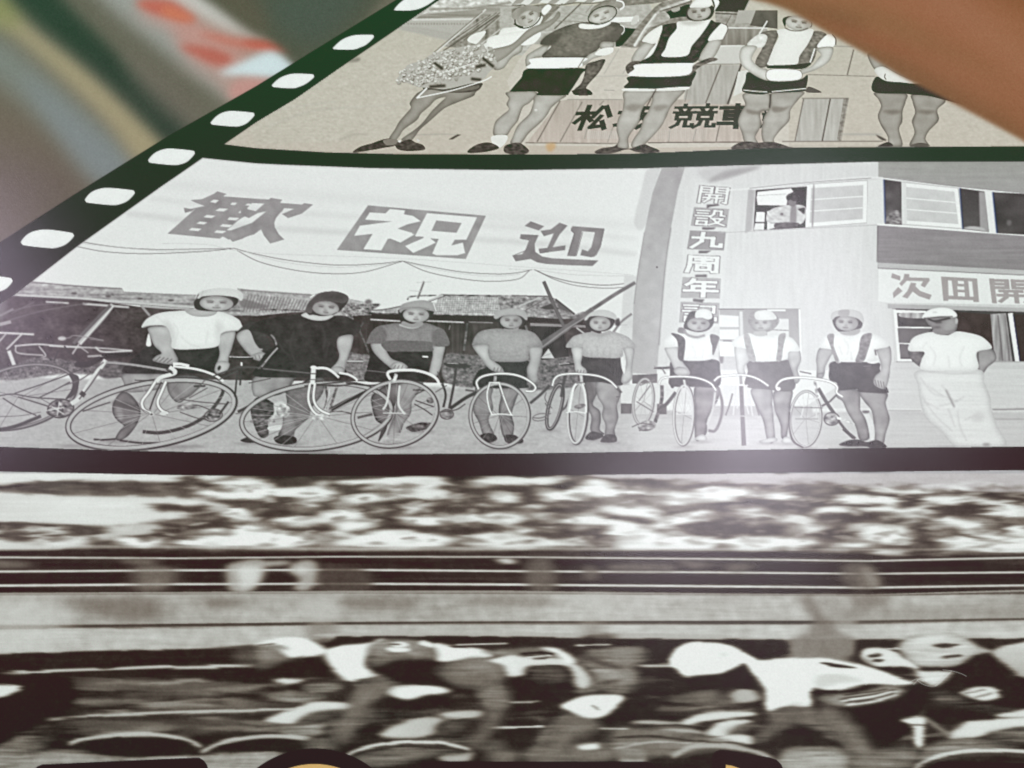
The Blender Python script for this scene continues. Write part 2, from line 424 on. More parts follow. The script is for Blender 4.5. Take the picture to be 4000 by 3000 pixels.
blobs("-50 205 180 190 380 200 560 200 480 230 200 240 -50 235|-50 430 150 400 160 430 0 460", .55, bl=(16, 4), al=.7)

def smear(ya, yb, sx, sy=0.0, amt=1.0, warp=0.0, x=(0, 4000), st=0.0):
    a = int((ya + MY) / STEP); b = int((yb + MY) / STEP)
    blk = C[a:b].copy()
    if warp:                                  # ragged horizontal streaks: rows slide by a slow noise
        hh, ww = blk.shape[:2]
        xx = np.arange(ww)[None, :] + warp / STEP * (TEX['H'][a:b] + TEX['h'][a:b] * .5 + TEX['R'][a:b] * 1.1)
        yy = np.arange(hh)[:, None] + warp / STEP * 0.05 * TEX['c'][a:b]
        blk = blk[np.clip(yy, 0, hh - 1).astype(int), np.clip(xx, 0, ww - 1).astype(int)]
    bl = blur(blk, sx / STEP, sy / STEP)
    if st:
        bl = bl + st * (TEX['h'][a:b] * 0.6 + TEX['H'][a:b] * 0.6)[..., None]
    C[a:b] = np.clip(C[a:b] * (1 - amt) + bl * amt, 0, 1)
rs = np.random.default_rng(4)
view(0, 0, 1)
for i in range(420):
    x_ = rs.uniform(700, 4100); y_ = rs.uniform(1880, 2160)
    t_ = rs.choice([.95, .90, .80, .62, .46, .30, .22, .20])
    oval(x_, y_, rs.uniform(14, 60), rs.uniform(4, 14), t_, rs.uniform(-8, 8), bl=(9, 3), al=rs.uniform(.25, .65), lab=False)
smear(1800, 2170, 13, 2.6, 1.0, warp=8, st=.010)
ya_, yb_ = int((1820 + MY) / STEP), int((2160 + MY) / STEP)
C[ya_:yb_] = np.clip((C[ya_:yb_] - .52) * 1.06 + .55, .17, .93)
rs = np.random.default_rng(14)
view(0, 0, 1)
for i in range(620):
    x_ = rs.uniform(-100, 4100); y_ = rs.uniform(1890, 2170)
    if x_ < 760 and (y_ < 2050): continue
    t_ = rs.choice([.93, .88, .74, .62, .54, .42, .34, .26])
    oval(x_, y_, rs.uniform(8, 42), rs.uniform(3, 9), t_, rs.uniform(-10, 10), bl=(7, 2.2), al=rs.uniform(.2, .55), lab=False)
smear(1820, 2170, 7, 1.2, .8, warp=4)
# railings and the dark stand
view(0, 1800, KR)
rail = reg('railing', race, 'pale horizontal rails in front of the dark stand')
S_ = dict(lab=True)
view(0, 1800, 1)
def band(ya, yb, tone, bl=(0, 2.2), bend=None, **k):
    # ya / yb: top and bottom edge as lists of (x, y)
    a = P(ya); b = P(yb)
    poly(np.vstack([a, b[::-1]]), tone, sm=0, bl=bl, **k)
T_ = "-200 {} 700 {} 1300 {} 2000 {} 2800 {} 3400 {} 4200 {}"
def row(a, b, tone, bl=2.2, **k):
    band(T_.format(*a), T_.format(*b), tone, bl=(0.1, bl), **k)
row([352, 352, 350, 352, 352, 370, 372], [512, 512, 508, 512, 522, 524, 500], .17, 6, tex=('H', .02))
row([330, 330, 340, 335, 346, 346, 345], [342, 342, 352, 350, 352, 352, 352], .80, 3, al=.55)
row([372, 378, 372, 374, 382, 390, 372], [380, 384, 378, 380, 389, 397, 380], .84, 2)
row([430, 424, 422, 428, 434, 440, 432], [438, 432, 430, 436, 442, 447, 440], .86, 1.8)
row([484, 478, 476, 480, 488, 494, 482], [494, 486, 484, 489, 497, 502, 490], .88, 2)
row([510, 504, 500, 506, 512, 516, 500], [522, 516, 512, 516, 520, 524, 512], .17, 2)
view(0, 1800, KR)
blobs("-100 535 130 545 180 570 60 580 -100 575|660 535 820 530 850 560 740 565|740 570 950 580 930 660 880 700 760 700 730 640", .5, bl=(22, 7), al=.7)
blobs("1230 570 1290 545 1400 530 1440 560 1420 640 1350 710 1250 700 1230 640|1430 545 1560 540 1560 560 1440 570|1580 560 1660 535 1720 560 1720 650 1660 700 1590 690 1620 640 1570 600", .74, bl=(10, 6), al=.85)
blobs("1290 580 1400 570 1400 650 1320 690 1300 640|1600 580 1660 575 1640 610", .86, bl=(10, 8), al=.8)
blobs("1740 570 1830 560 1990 600 1990 700 1740 700", .30, bl=(14, 8), al=.8)
view(1200, 1800, KR)
blobs("1020 535 1100 530 1130 550 1080 560", .84, bl=(16, 3))
blobs("1190 540 1320 540 1340 700 1210 700|1500 560 1580 590 1560 640 1500 640|2000 540 2200 560 2100 590", .42, bl=(16, 8), al=.8)
view(2400, 1800, KR)
blobs("0 560 300 560 320 600 0 600|600 560 760 560 720 600 620 600|1250 560 1380 560 1440 640 1400 690 1280 690 1220 620|1300 600 1350 580 1420 650 1400 690 1350 680", .44, bl=(16, 8), al=.7)
blobs("1350 570 1390 590 1440 670 1400 690 1360 640", .6, bl=(12, 8), al=.7)

smear(2120, 2330, 10, 1.0, 0.8, st=.012)
wall = reg('trackside_wall', race, 'grey wall panel above the racing line')
view(0, 1800, 1)
row([524, 520, 516, 520, 526, 530, 520], [640, 640, 630, 630, 630, 626, 615], .70, 2.5, tex=('L', .04, 'h', .012, 'm', .012), gv=.70)
row([516, 512, 508, 508, 520, 524, 500], [524, 520, 516, 518, 526, 528, 510], .60, 1.5, lab=False)
row([654, 650, 640, 640, 642, 640, 620], [760, 742, 690, 686, 700, 700, 700], .75, 3, tex=('L', .04, 'h', .012, 'm', .012))
row([648, 636, 630, 628, 628, 628, 614], [658, 646, 639, 634, 634, 634, 622], .26, 1.6, lab=False)
view(0, 1800, KR)
blobs("360 745 850 740 860 850 700 870 500 830 380 790|1080 745 1300 740 1280 790 1120 790", .42, bl=(40, 14), al=.75)
blobs("-100 780 300 770 360 840 300 1000 -100 1010", .80, bl=(50, 16), al=.7)
blobs("1660 745 1830 740 1830 860 1700 880", .76, bl=(16, 12), al=.6)
blobs("1660 880 1820 880 1780 1010 1660 950|1850 745 2212 740 2212 800 1900 800", .45, bl=(20, 10), al=.6)
view(1200, 1800, KR)
blobs("1490 730 1640 730 1640 840 1500 860", .74, bl=(16, 12), al=.7)
blobs("1480 880 1560 870 1620 940 1500 950|900 740 1300 735 1300 790 900 780", .48, bl=(24, 10), al=.6)
view(2400, 1800, KR)
blobs("1000 750 1080 730 1180 870 1280 980 1300 1010 960 1080 950 980 1080 880|1280 730 1500 745 1400 800 1300 790", .44, bl=(16, 12), al=.8)
blobs("1100 750 1230 740 1320 880 1200 900|980 990 1280 950 1290 1070 980 1080", .62, bl=(16, 10), al=.8)
blobs("1290 800 2212 780 2212 850 1350 860", .50, bl=(40, 16), al=.5)

# dark board behind the riders and everything below
brd = reg('dark_trackside_board', race, 'dark boards behind the riders with a thin pale rail')
view(0, 1800, 1)
poly("-200 760 0 752 500 738 940 732 1290 705 1320 683 2000 685 2400 692 2800 698 3060 700 3060 770 4200 700 4200 1400 -200 1400", .17, sm=0, bl=(0.1, 2.5))
view(2400, 1800, KR)
poly("-300 965 940 970 960 1085 700 1110 -300 1110", .17, sm=0, bl=(8, 2), lab=False)
poly("960 968 1290 960 1300 1080 960 1085", .50, sm=0, bl=(10, 4), lab=False)
poly("1300 970 2300 960 2300 1200 1300 1100", .18, sm=0, bl=(8, 2), lab=False)
view(0, 1800, KR)
line("90 1140 500 1125 900 1110 1360 1105", 15, .82, bl=(6, 1.8), lab=False)
view(1200, 1800, KR)
line("1760 1103 2212 1103 2300 1102", 12, .85, bl=(4, 1.6), lab=False)
poly("100 945 700 942 1500 955 2212 962 2212 940 1500 930 700 925 100 930", .70, bl=(4, 2), lab=False)
view(0, 1800, KR)
# streaky track behind the riders
blobs("400 1180 700 1170 900 1200 1200 1190 1400 1230 1200 1260 800 1270 500 1230|420 1280 560 1270 600 1310 450 1320|700 1290 900 1280 1200 1290 1450 1300 1300 1350 900 1345 760 1330|400 1360 900 1340 1500 1330 1400 1360 800 1370", .40, bl=(30, 5), al=.8)
blobs("940 1235 1160 1230 1150 1250 980 1252|760 1300 1000 1295 950 1330 800 1335|1000 1290 1300 1280 1250 1320 1020 1325|1450 1250 1600 1240 1560 1270 1460 1275|430 1290 540 1290 500 1310", .62, bl=(26, 4), al=.8)
blobs("380 1390 700 1385 950 1410 900 1450 600 1460 400 1440|950 1400 1250 1390 1420 1400 1350 1460 1000 1460", .36, bl=(34, 8), al=.8)
blobs("600 1460 850 1420 900 1430 820 1475 620 1490|1060 1380 1250 1375 1200 1400 1080 1398", .62, bl=(26, 6), al=.7)
blobs("-100 1480 200 1490 240 1500 60 1530 -100 1560|-100 1560 160 1530 220 1500 60 1600 -100 1640|140 1430 240 1425 220 1435", .62, bl=(20, 5), al=.8)
blobs("-100 1640 300 1560 700 1600 1100 1590 1420 1560 1600 1640 1500 1800 -100 1800", .58, bl=(24, 5), al=.9, tex=('h', .04))
rs = np.random.default_rng(21)
view(0, 0, 1)
for i in range(260):                       # small streaks of track, hands and spokes between the riders
    x_ = rs.uniform(150, 4000); y_ = rs.uniform(2640, 2900)
    if x_ < 330 and y_ < 2850: continue
    L_ = rs.uniform(25, 150); t_ = rs.choice([.30, .36, .42, .50, .60, .72, .20, .18, .18])
    oval(x_, y_, L_, rs.uniform(3, 12), t_, rs.uniform(-5, 4), bl=(14, 3), al=rs.uniform(.35, .85), lab=False)
smear(2560, 3120, 14, 1.5, 0.9, warp=16, st=.012)
view(0, 1800, KR)
blobs("-100 1659 200 1600 600 1600 1000 1592 1420 1570 1500 1600 1400 1800 -100 1800", .62, bl=(14, 3), tex=('h', .03, 'm', .02))
line("240 1395 500 1375 1000 1355 1500 1340 1660 1330", 14, .76, bl=(14, 2), lab=False)
line("330 1385 700 1390 1100 1375 1450 1365", 12, .22, bl=(14, 3), lab=False)
# ------------------------------------------------------------------ riders of the racing photograph
Bf = (7, 3)
def R(tone, *qs, bl=(9, 3.2), **k):
    midt = .3 < tone < .7 and 'rim' not in k
    if midt:
        tone += .05; k['rim'] = (.16, 22); bl = (max(bl[0], 13), max(bl[1], 4.5)); k.setdefault('tex', ('c', .02, 'h', .02))
    for q in qs:
        poly(q, tone, bl=bl, **k)

def limb(s, w, tone, w1=None):
    line(s, w * 1.1, tone - .16, w1=w1, bl=(20, 9), al=.75, tex=('c', .02))
    line(s, w * .5, tone - .03, w1=(w1 or w) * .5, bl=(20, 9), al=.7, tex=('h', .03))
view(1200, 1800, KR)
r3 = reg('racing_cyclist', race, 'faint grey rider blurred behind the second rider')
R(.47, "1480 1050 1600 1020 1820 1010 1840 1080 1770 1110 1800 1200 1700 1260 1560 1230 1500 1240 1540 1160 1460 1080", bl=(14, 4), tex=('h', .05))
R(.66, "1500 1030 1640 1012 1800 1020 1760 1070 1640 1060 1560 1050", "1560 1180 1720 1130 1780 1160 1640 1210", bl=(14, 4), al=.7)
R(.25, "1460 1050 1540 1060 1700 1120 1640 1120 1500 1080", "1540 1200 1700 1180 1640 1210", bl=(12, 4), al=.8)
line("1450 995 1640 994", 9, .85, bl=(6, 1.5))
R(.20, "1480 950 1560 935 1660 940 1640 985 1500 985", bl=(16, 4), al=.7, lab=False)

view(0, 1800, KR)
r0 = reg('racing_cyclist', race, 'very dark rider cut off by the left edge')
R(.15, "-200 1180 160 1150 330 1160 420 1230 400 1300 260 1400 120 1470 0 1545 -200 1600", bl=(14, 5))
R(.88, "-200 1212 112 1212 70 1255 -10 1278 -200 1290", bl=(7, 2.5))
R(.5, "-200 1600 20 1530 200 1510 260 1490 300 1440 240 1560 100 1640 -200 1700", bl=(16, 4), al=.7, tex=('h', .06))
r1 = reg('racing_cyclist', race, 'leading rider in white jersey and pale helmet, left of the group')
R(.40, "1250 1030 1340 1005 1400 1020 1400 1120 1330 1110 1260 1080", bl=(16, 5), al=.6)
R(.17, "1500 1080 1640 1050 1740 1040 1780 1100 1800 1160 1640 1170 1540 1130", bl=(8, 3))
R(.56, "1365 1040 1390 990 1450 975 1540 1020 1600 1060 1500 1100 1400 1130 1375 1090", gv=.42)
R(.94, "1380 985 1440 965 1560 952 1660 960 1730 990 1770 1020 1740 1045 1640 1055 1560 1060 1500 1015 1440 1000")
R(.60, "1400 1000 1500 990 1560 1020 1470 1010")
line("1395 992 1490 983", 8, .35, bl=(5, 1.5))
R(.94, "1750 1030 1830 998 1980 985 2070 960 2100 1000 1990 1060 1990 1120 2080 1130 2090 1150 1960 1180 1900 1190 1830 1160 1780 1100")
R(.44, "1900 1195 2060 1172 2180 1200 2100 1260 2010 1300 1900 1380 1840 1480 1800 1600 1780 1500 1840 1380 1890 1280", bl=(14, 4), tex=('h', .05))
R(.20, "1640 1180 1800 1190 1920 1220 1880 1280 1760 1290 1720 1240", "2000 1320 2212 1290 2400 1330 2100 1370 1960 1400 1850 1420", bl=(14, 4), al=.9)
R(.86, "1480 1185 1560 1170 1650 1185 1550 1202", "1440 1395 1540 1350 1620 1330 1700 1300 1900 1310 1880 1340 1700 1370 1640 1400 1580 1420 1460 1410")
R(.62, "1500 1440 1600 1430 1800 1400 1860 1380 1840 1440 1700 1480 1560 1490", "1640 1210 1820 1200 1840 1230 1760 1250 1660 1240", "1450 1255 1740 1260 1730 1290 1560 1300", bl=(14, 4), tex=('h', .05))
R(.40, "1680 1360 1860 1345 1760 1400 1600 1430", bl=(12, 3))

view(1200, 1800, KR)
r2 = reg('racing_cyclist', race, 'second rider with grey striped helmet and white back')
R(.16, "430 1170 340 1120 480 1075 640 1065 730 1075 700 1130 760 1190 860 1260 1000 1330 1200 1350 1440 1290 1600 1260 1500 1240 1440 1210 1200 1190 1060 1160 840 1190 700 1330 300 1330 480 1290 760 1260 600 1230")
R(.93, "680 985 780 1000 900 1010 980 1030 1000 1060 850 1078 720 1085 680 1050")
R(.56, "325 1065 340 1000 400 970 500 962 600 970 680 1010 705 1062 640 1072 480 1080 380 1110 330 1122", tex=('h', .04), gv=.46)
R(.92, "450 985 520 978 550 1000 480 1008", "430 1010 540 1012 550 1030 460 1032", "640 970 690 990 670 1010 600 985", bl=(6, 2))
line("440 990 500 992", 9, .3, bl=(5, 1.6)); line("430 1040 540 1042", 8, .4, bl=(5, 1.6))
R(.52, "690 1120 780 1090 900 1060 1000 1070 1070 1120 1070 1200 1000 1255 900 1240 800 1220 720 1170", gv=.40, bl=(10, 4))
R(.50, "920 1240 1060 1215 1100 1300 1060 1345 980 1345 930 1290", bl=(12, 5), tex=('h', .05))
R(.62, "950 1030 1150 1010 1290 1005 1380 1030 1450 1080 1400 1095 1330 1060 1200 1045 1050 1055")
R(.92, "985 1080 1100 1050 1200 1060 1330 1066 1430 1085 1500 1130 1535 1200 1490 1235 1440 1200 1400 1112 1210 1110 1180 1155 1080 1165 1060 1110", gh=.80)
R(.94, "1260 1008 1350 1010 1400 1040 1450 1085 1390 1087 1340 1040")
line("1150 1040 1250 1035 1330 1046", 14, .16, bl=(5, 1.5)); line("1180 1060 1280 1052 1320 1056", 7, .95, bl=(4, 1.2)); line("1220 1068 1300 1066", 7, .2, bl=(4, 1.2))
line("800 995 1080 988", 8, .8, bl=(5, 1.2)); line("770 1003 1000 1006", 8, .2, bl=(5, 1.2), lab=False)
R(.36, "1190 1118 1380 1112 1420 1200 1300 1218 1200 1195", tex=('h', .04), gv=.28)
R(.60, "1440 1240 1600 1225 1500 1255", bl=(8, 2))
R(.40, "1200 1540 1260 1450 1400 1360 1560 1390 1600 1440 1500 1480 1350 1500 1300 1540 1500 1640 1300 1660 1150 1600", bl=(16, 7), tex=('h', .04))
R(.93, "1375 1325 1460 1280 1560 1265 1700 1270 1680 1320 1600 1378 1500 1385 1420 1350", bl=(8, 4))
line("1540 1322 1575 1345", 8, .35, bl=1.5)
R(.92, "430 1240 500 1215 700 1215 770 1245 650 1265 550 1290 470 1275", bl=(9, 3))
R(.84, "710 1368 850 1350 950 1355 920 1388 780 1392", "390 1480 520 1410 640 1385 750 1400 700 1440 680 1480 560 1495", bl=(12, 4), gh=.7)
R(.34, "700 1440 760 1400 930 1400 880 1450 760 1480", bl=(12, 4))
R(.17, "860 1420 1180 1380 1260 1420 1200 1540 1100 1560 960 1500", "1600 1400 1750 1270 1860 1280 1900 1400 1700 1480", bl=(14, 8))
line("990 1439 1280 1436", 12, .88, bl=(6, 1.5)); line("1090 1303 1250 1300", 9, .7, bl=(8, 1.5))
R(.36, "80 1440 260 1340 420 1350 640 1370 420 1400 300 1440 200 1500", "600 1500 900 1480 860 1530 640 1540", bl=(16, 4), tex=('h', .05))
R(.55, "920 1530 1040 1510 1080 1550 960 1570", "1300 1560 1600 1520 1700 1600 1500 1640", "1000 1560 1150 1580 1100 1640 980 1640", bl=(20, 7), al=.7)
R(.82, "710 1600 790 1565 890 1570 870 1620 760 1632", "1700 1560 1820 1570 1820 1640 1700 1640", bl=(10, 5), al=.8)
R(.90, "1460 1540 1560 1525 1580 1553 1490 1560", bl=(8, 3))
view(0, 1800, KR)
for nm, arc, fill in (('streaked wheel rim under the leading rider', "380 1525 500 1492 700 1475 850 1475 1000 1500 1090 1540", "430 1532 600 1495 780 1490 950 1500 1050 1540 1000 1580 880 1592 600 1592 480 1562"),
                      ('streaked wheel rim beside the round title letter', "1090 1570 1200 1520 1350 1490 1500 1482 1680 1500", "1190 1545 1300 1505 1480 1498 1680 1512 1640 1560 1400 1566 1230 1566")):
    reg('bicycle_wheel', race, nm)
    poly(fill, .16, bl=(8, 2.5)); line(arc, 20, .76, bl=(8, 2))
R(.44, "1650 1500 1800 1500 1780 1560 1660 1560", bl=(14, 6), lab=False)
view(1200, 1800, KR)
reg('bicycle_wheel', race, 'streaked wheel rim in the middle of the bottom edge')
R(.42, "240 1610 340 1560 520 1535 700 1540 900 1570 700 1600 500 1640 280 1659", bl=(14, 5), tex=('h', .05))
line("180 1605 300 1552 480 1522 700 1520 880 1556", 17, .86, bl=(8, 2)); line("300 1575 480 1545 700 1548 860 1565", 10, .2, bl=(8, 2))

view(2400, 1800, KR)
use(race)
R(.86, "370 1412 440 1375 560 1362 750 1362 750 1382 600 1396 500 1408 400 1430", "490 1482 540 1430 640 1400 750 1410 700 1430 640 1465 600 1490 520 1492", "490 1522 540 1500 660 1480 760 1500 750 1530 620 1530", bl=(9, 2.6), lab=False)
R(.72, "180 1470 260 1448 400 1450 500 1480 400 1475", "90 1415 200 1405 350 1425 200 1428", "640 1250 740 1235 790 1290 700 1312 640 1300", bl=(12, 3), lab=False)
R(.50, "400 1250 540 1240 600 1290 430 1305 280 1300", "640 1440 740 1420 700 1480 620 1480", "0 1440 300 1460 700 1540 300 1600 0 1600", bl=(18, 4), al=.8, lab=False)
line("0 1500 200 1490 480 1520 700 1530", 10, .2, bl=(9, 2), lab=False); line("100 1440 300 1430 500 1450", 10, .2, bl=(9, 2), lab=False)
line("0 1560 200 1520 420 1530", 8, .78, bl=(9, 2), lab=False); line("-80 1445 80 1448", 8, .8, bl=(6, 1.5), lab=False)
r5 = reg('racing_cyclist', race, 'rider with a large pale slotted helmet at the right edge')
R(.16, "1640 1220 1780 1110 1960 1045 2060 1055 2212 1170 2400 1190 2400 1659 2100 1560 1900 1450 1700 1400", bl=(8, 3))
R(.86, "1600 1085 1660 1140 1820 1140 1800 1180 1740 1222 1680 1205 1640 1160", tex=('h', .02))
R(.78, "1535 1005 1580 960 1660 935 1800 928 1900 955 1960 1000 2050 1035 1960 1050 1880 1100 1780 1115 1660 1115 1580 1070", tex=('h', .03), rim=(.10, 20))
R(.90, "1600 975 1700 950 1820 955 1700 985", bl=(14, 5), al=.8)
R(.86, "2040 1036 2120 1000 2212 982 2400 970 2400 1185 2212 1172 2140 1120 2060 1060", gv=.62)
R(.22, "1720 997 1790 986 1865 1000 1780 1012", "1780 1060 1870 1050 1880 1062 1800 1070", bl=(6, 2))
R(.88, "1870 1262 1940 1230 2050 1230 2085 1280 2000 1302 1940 1290", bl=(7, 3))
line("1900 1262 2000 1240", 7, .4, bl=2); line("1950 1285 2050 1255", 7, .4, bl=2)
R(.34, "1720 1240 1860 1260 1960 1310 2212 1340 2400 1380 2200 1400 1900 1340 1740 1310", bl=(16, 6), tex=('h', .05))
R(.86, "1815 1490 1900 1420 2040 1402 2400 1392 2400 1480 2212 1440 2060 1470 1940 1502 1850 1508", "2060 1385 2212 1345 2400 1330 2400 1370 2212 1392", bl=(9, 3))
R(.45, "2040 1470 2212 1440 2400 1440 2400 1520 2100 1520", "1640 1560 1900 1500 2200 1540 1900 1600 1640 1640", bl=(16, 5), tex=('h', .06))
r4 = reg('racing_cyclist', race, 'small rider in slotted white helmet between two larger riders')
R(.88, "1335 1045 1360 1015 1430 1010 1500 1025 1600 1085 1650 1125 1560 1112 1420 1115 1350 1080", bl=(6, 2.5))
R(.22, "1375 1050 1430 1043 1445 1058 1390 1064", "1400 1075 1460 1078 1440 1092 1405 1088", bl=(4, 1.6))
R(.45, "1340 1060 1365 1070 1400 1105 1360 1090", bl=(4, 2))
line("1470 1016 1560 1016", 7, .8, bl=(4, 1.2))
r6 = reg('racing_cyclist', race, 'rider in plain white helmet and white jersey with an open sleeve, right of centre')
R(.16, "370 1160 580 1150 700 1085 760 1150 790 1240 640 1230 400 1240", bl=(8, 3))
R(.15, "1080 1260 1400 1215 1500 1300 1560 1250 1660 1210 1700 1240 1640 1400 1560 1500 1380 1560 1240 1440 1120 1350", bl=(8, 4))
R(.40, "820 1350 1060 1330 1100 1360 1200 1400 1300 1480 1420 1620 1380 1690 1250 1640 1230 1560 1180 1500 1000 1430 900 1460 800 1530 750 1510 860 1420", bl=(12, 5), tex=('h', .05), rim=(.08, 16))
R(.17, "880 1480 1020 1440 1180 1510 1230 1570 900 1570 820 1540", bl=(9, 4))
R(.95, "295 1075 330 1020 400 985 500 980 600 990 690 1030 780 1085 740 1115 700 1098 640 1125 580 1152 460 1162 380 1167 340 1130 300 1105", bl=(6, 3))
R(.94, "690 1035 770 1075 900 1070 1040 1066 1180 1073 1300 1095 1450 1140 1560 1180 1625 1205 1540 1217 1380 1210 1250 1235 1150 1245 1080 1230 1060 1270 1065 1325 930 1332 825 1350 815 1250 790 1200 740 1140", bl=(6, 3))
R(.72, "1090 1170 1200 1150 1350 1190 1200 1210 1100 1235", bl=(14, 7), al=.55)
R(.15, "1105 1093 1180 1095 1280 1110 1305 1121 1190 1115", bl=(4, 1.6))
R(.15, "1070 1245 1250 1242 1420 1215 1270 1262 1090 1264", bl=(5, 2))
R(.62, "1100 1275 1300 1258 1450 1222 1540 1228 1565 1250 1500 1285 1400 1310 1270 1328 1160 1315", bl=(8, 3), gh=.88)
for q in ("1220 1290 1400 1266 1520 1235", "1250 1310 1400 1290 1520 1258", "1240 1272 1400 1248 1480 1232"):
    line(q, 8, .2, bl=(5, 1.5))
line("1230 1300 1400 1277 1530 1246", 7, .95, bl=(4, 1.2)); line("1260 1322 1420 1300 1530 1268", 7, .95, bl=(4, 1.2))
R(.62, "560 1040 600 1035 620 1060 580 1065", bl=(9, 5), al=.25)
hb = reg('handlebar_stem', race, 'white stem of a bicycle lit up against the dark')
R(.90, "1555 1402 1640 1385 1695 1400 1680 1440 1672 1540 1630 1545 1618 1450 1580 1420", bl=(5, 3))
line("1690 1400 1820 1492", 22, .50, bl=(5, 3)); line("1600 1432 1690 1434", 6, .2, bl=2)
reg('bicycle_wheel', race, 'wheel rim behind the small title letter')
line("310 1600 440 1545 620 1545 800 1590 960 1690", 26, .70, bl=(8, 3)); line("360 1610 480 1572 620 1572 760 1612", 12, .3, bl=(8, 3))
reg('bicycle_wheel', race, 'streaked wheel rim at the right end of the bottom edge')
line("1600 1690 1680 1630 1800 1590 2000 1568 2300 1580", 20, .84, bl=(8, 2)); line("1720 1640 1850 1600 2000 1590 2300 1600", 16, .25, bl=(8, 3))
use(race)
R(.60, "920 1562 1240 1562 1270 1700 920 1700", bl=(6, 3), tex=('h', .05), lab=False)
R(.45, "1300 1600 1600 1540 1660 1600 1560 1700 1300 1700", bl=(20, 6), tex=('h', .05), lab=False)
view(1200, 1800, KR)
use(r2)
limb("1540 1400 1420 1460 1330 1560 1290 1680", 150, .52, 110); limb("1010 1250 1020 1340 970 1450 880 1540", 100, .52, 70)
poly("1375 1325 1460 1280 1560 1265 1700 1270 1680 1320 1600 1378 1500 1385 1420 1350", .93, bl=(8, 4)); line("1540 1322 1575 1345", 8, .35, bl=1.5, lab=False)
use(r1)
limb("420 1190 330 1260 240 1380 190 1520", 110, .54, 70)
view(2400, 1800, KR)
use(r6)
limb("1120 1350 1240 1430 1330 1530 1400 1680", 110, .56, 90); limb("1010 1345 880 1420 790 1500", 70, .48, 50)
smear(2640, 2900, 5, 1, .7)
smear(2450, 3120, 7, 1.6, 0.9, warp=1.5, st=.006)
low = (LAB > 0) & (LAB != bgp) & (np.arange(H)[:, None] * STEP - MY > 1850)
C += ((TEX['m'] * .006 + TEX['s'] * .005) * low * np.clip((.86 - C.mean(2)) * 4, 0, 1))[..., None]
C = np.where(low[..., None], np.clip((C - .5) * 1.06 + .515, .14, .95), C).astype(np.float32)
g_ = C.mean(2, keepdims=True)
C += low[..., None] * np.array([.028, -.002, -.034], np.float32) * np.clip(1 - np.abs(g_ - .45) * 2.1, 0, 1)

# black title letters with an orange fill that enter at the bottom edge
ORG = (.86, .70, .45)
INK = (.125, .10, .105)
def letter(label, out, inner=None):
    i = reg('title_letter', None, label, 'black outlined title letters along the bottom edge')
    poly(out, INK, sm=0)
    if inner is not None:
        reg('orange_fill', i)
        poly(inner, ORG, sm=0)
view(0, 1800, KR)
letter('wide flat topped black title letter at the left', "190 1665 208 1650 232 1640 1050 1603 1080 1603 1105 1618 1122 1642 1130 1670 1150 2000 150 2000")
letter('round black title letter with an orange centre', ell(1700, 2059, 506, 506, 0, 90), ell(1700, 2059, 422, 422, 0, 90))
view(1200, 1800, KR)
letter('wide flat topped black title letter in the middle', "612 1665 625 1640 650 1627 700 1624 1830 1629 1865 1637 1884 1655 1892 1680 1900 2000 600 2000")
view(2400, 1800, KR)
letter('small slanted black title letter with an orange corner', "528 1680 534 1600 548 1576 575 1566 610 1568 845 1608 880 1620 905 1645 925 1690 960 2000 520 2000", "606 1647 640 1652 720 1680 780 1760 600 1900")
letter('wide flat topped black title letter at the right', "1722 1665 1738 1642 1765 1631 1810 1629 2300 1642 2500 1640 2500 2000 1700 2000")
# ------------------------------------------------------------------ film strip with its holes
DK = (.135, .125, .11)
view(0, 0, 1)
strip = reg('film_strip_print', None, 'black film strip border with white sprocket holes')
poly("-200 1070 0 950 312 750 665 529 1000 339 1549 0 1900 -200 4200 -200 4200 1837 4000 1838 3123 1847 2800 1852 1923 1859 1200 1861 796 1858 434 1852 0 1842 -200 1838", DK, sm=0, tex=('m', .004))
HOLES = [((1000, 0), "1200 80 1255 20 1340 -30 1460 -55 1560 -40 1570 -20 1500 35 1420 75 1340 92 1210 92"),
         ((1000, 0), "670 415 730 358 790 325 870 305 1000 302 1019 312 1017 330 960 385 905 412 840 431 690 430 672 424"),
         ((1000, 0), "142 738 190 690 250 658 335 639 482 644 502 655 500 675 440 724 380 752 315 767 170 758 145 748"),
         ((0, 0), "1825 1060 1870 1010 1930 975 2010 962 2180 975 2200 990 2195 1010 2140 1065 2080 1092 2020 1097 1850 1082 1828 1072"),
         ((0, 0), "1287 1382 1335 1330 1400 1298 1480 1287 1660 1303 1684 1318 1680 1340 1625 1397 1560 1424 1490 1430 1310 1412 1290 1398"),
         ((0, 600), "742 398 790 342 860 310 950 300 1140 318 1165 332 1164 354 1110 410 1045 440 970 450 770 430 748 418"),
         ((0, 600), "190 760 240 705 310 672 420 660 610 685 640 700 642 724 585 782 520 812 440 822 230 800 195 785"),
         ((0, 600), "-380 1150 -320 1085 -240 1060 -120 1050 80 1075 108 1090 110 1115 60 1170 -10 1198 -120 1215 -330 1190 -370 1172")]
for o_, s_ in HOLES:
    reg('sprocket_hole', strip, None, 'white sprocket holes along the edge of the film strip')
    view(*o_); poly(s_, .93, tex=('m', .004))

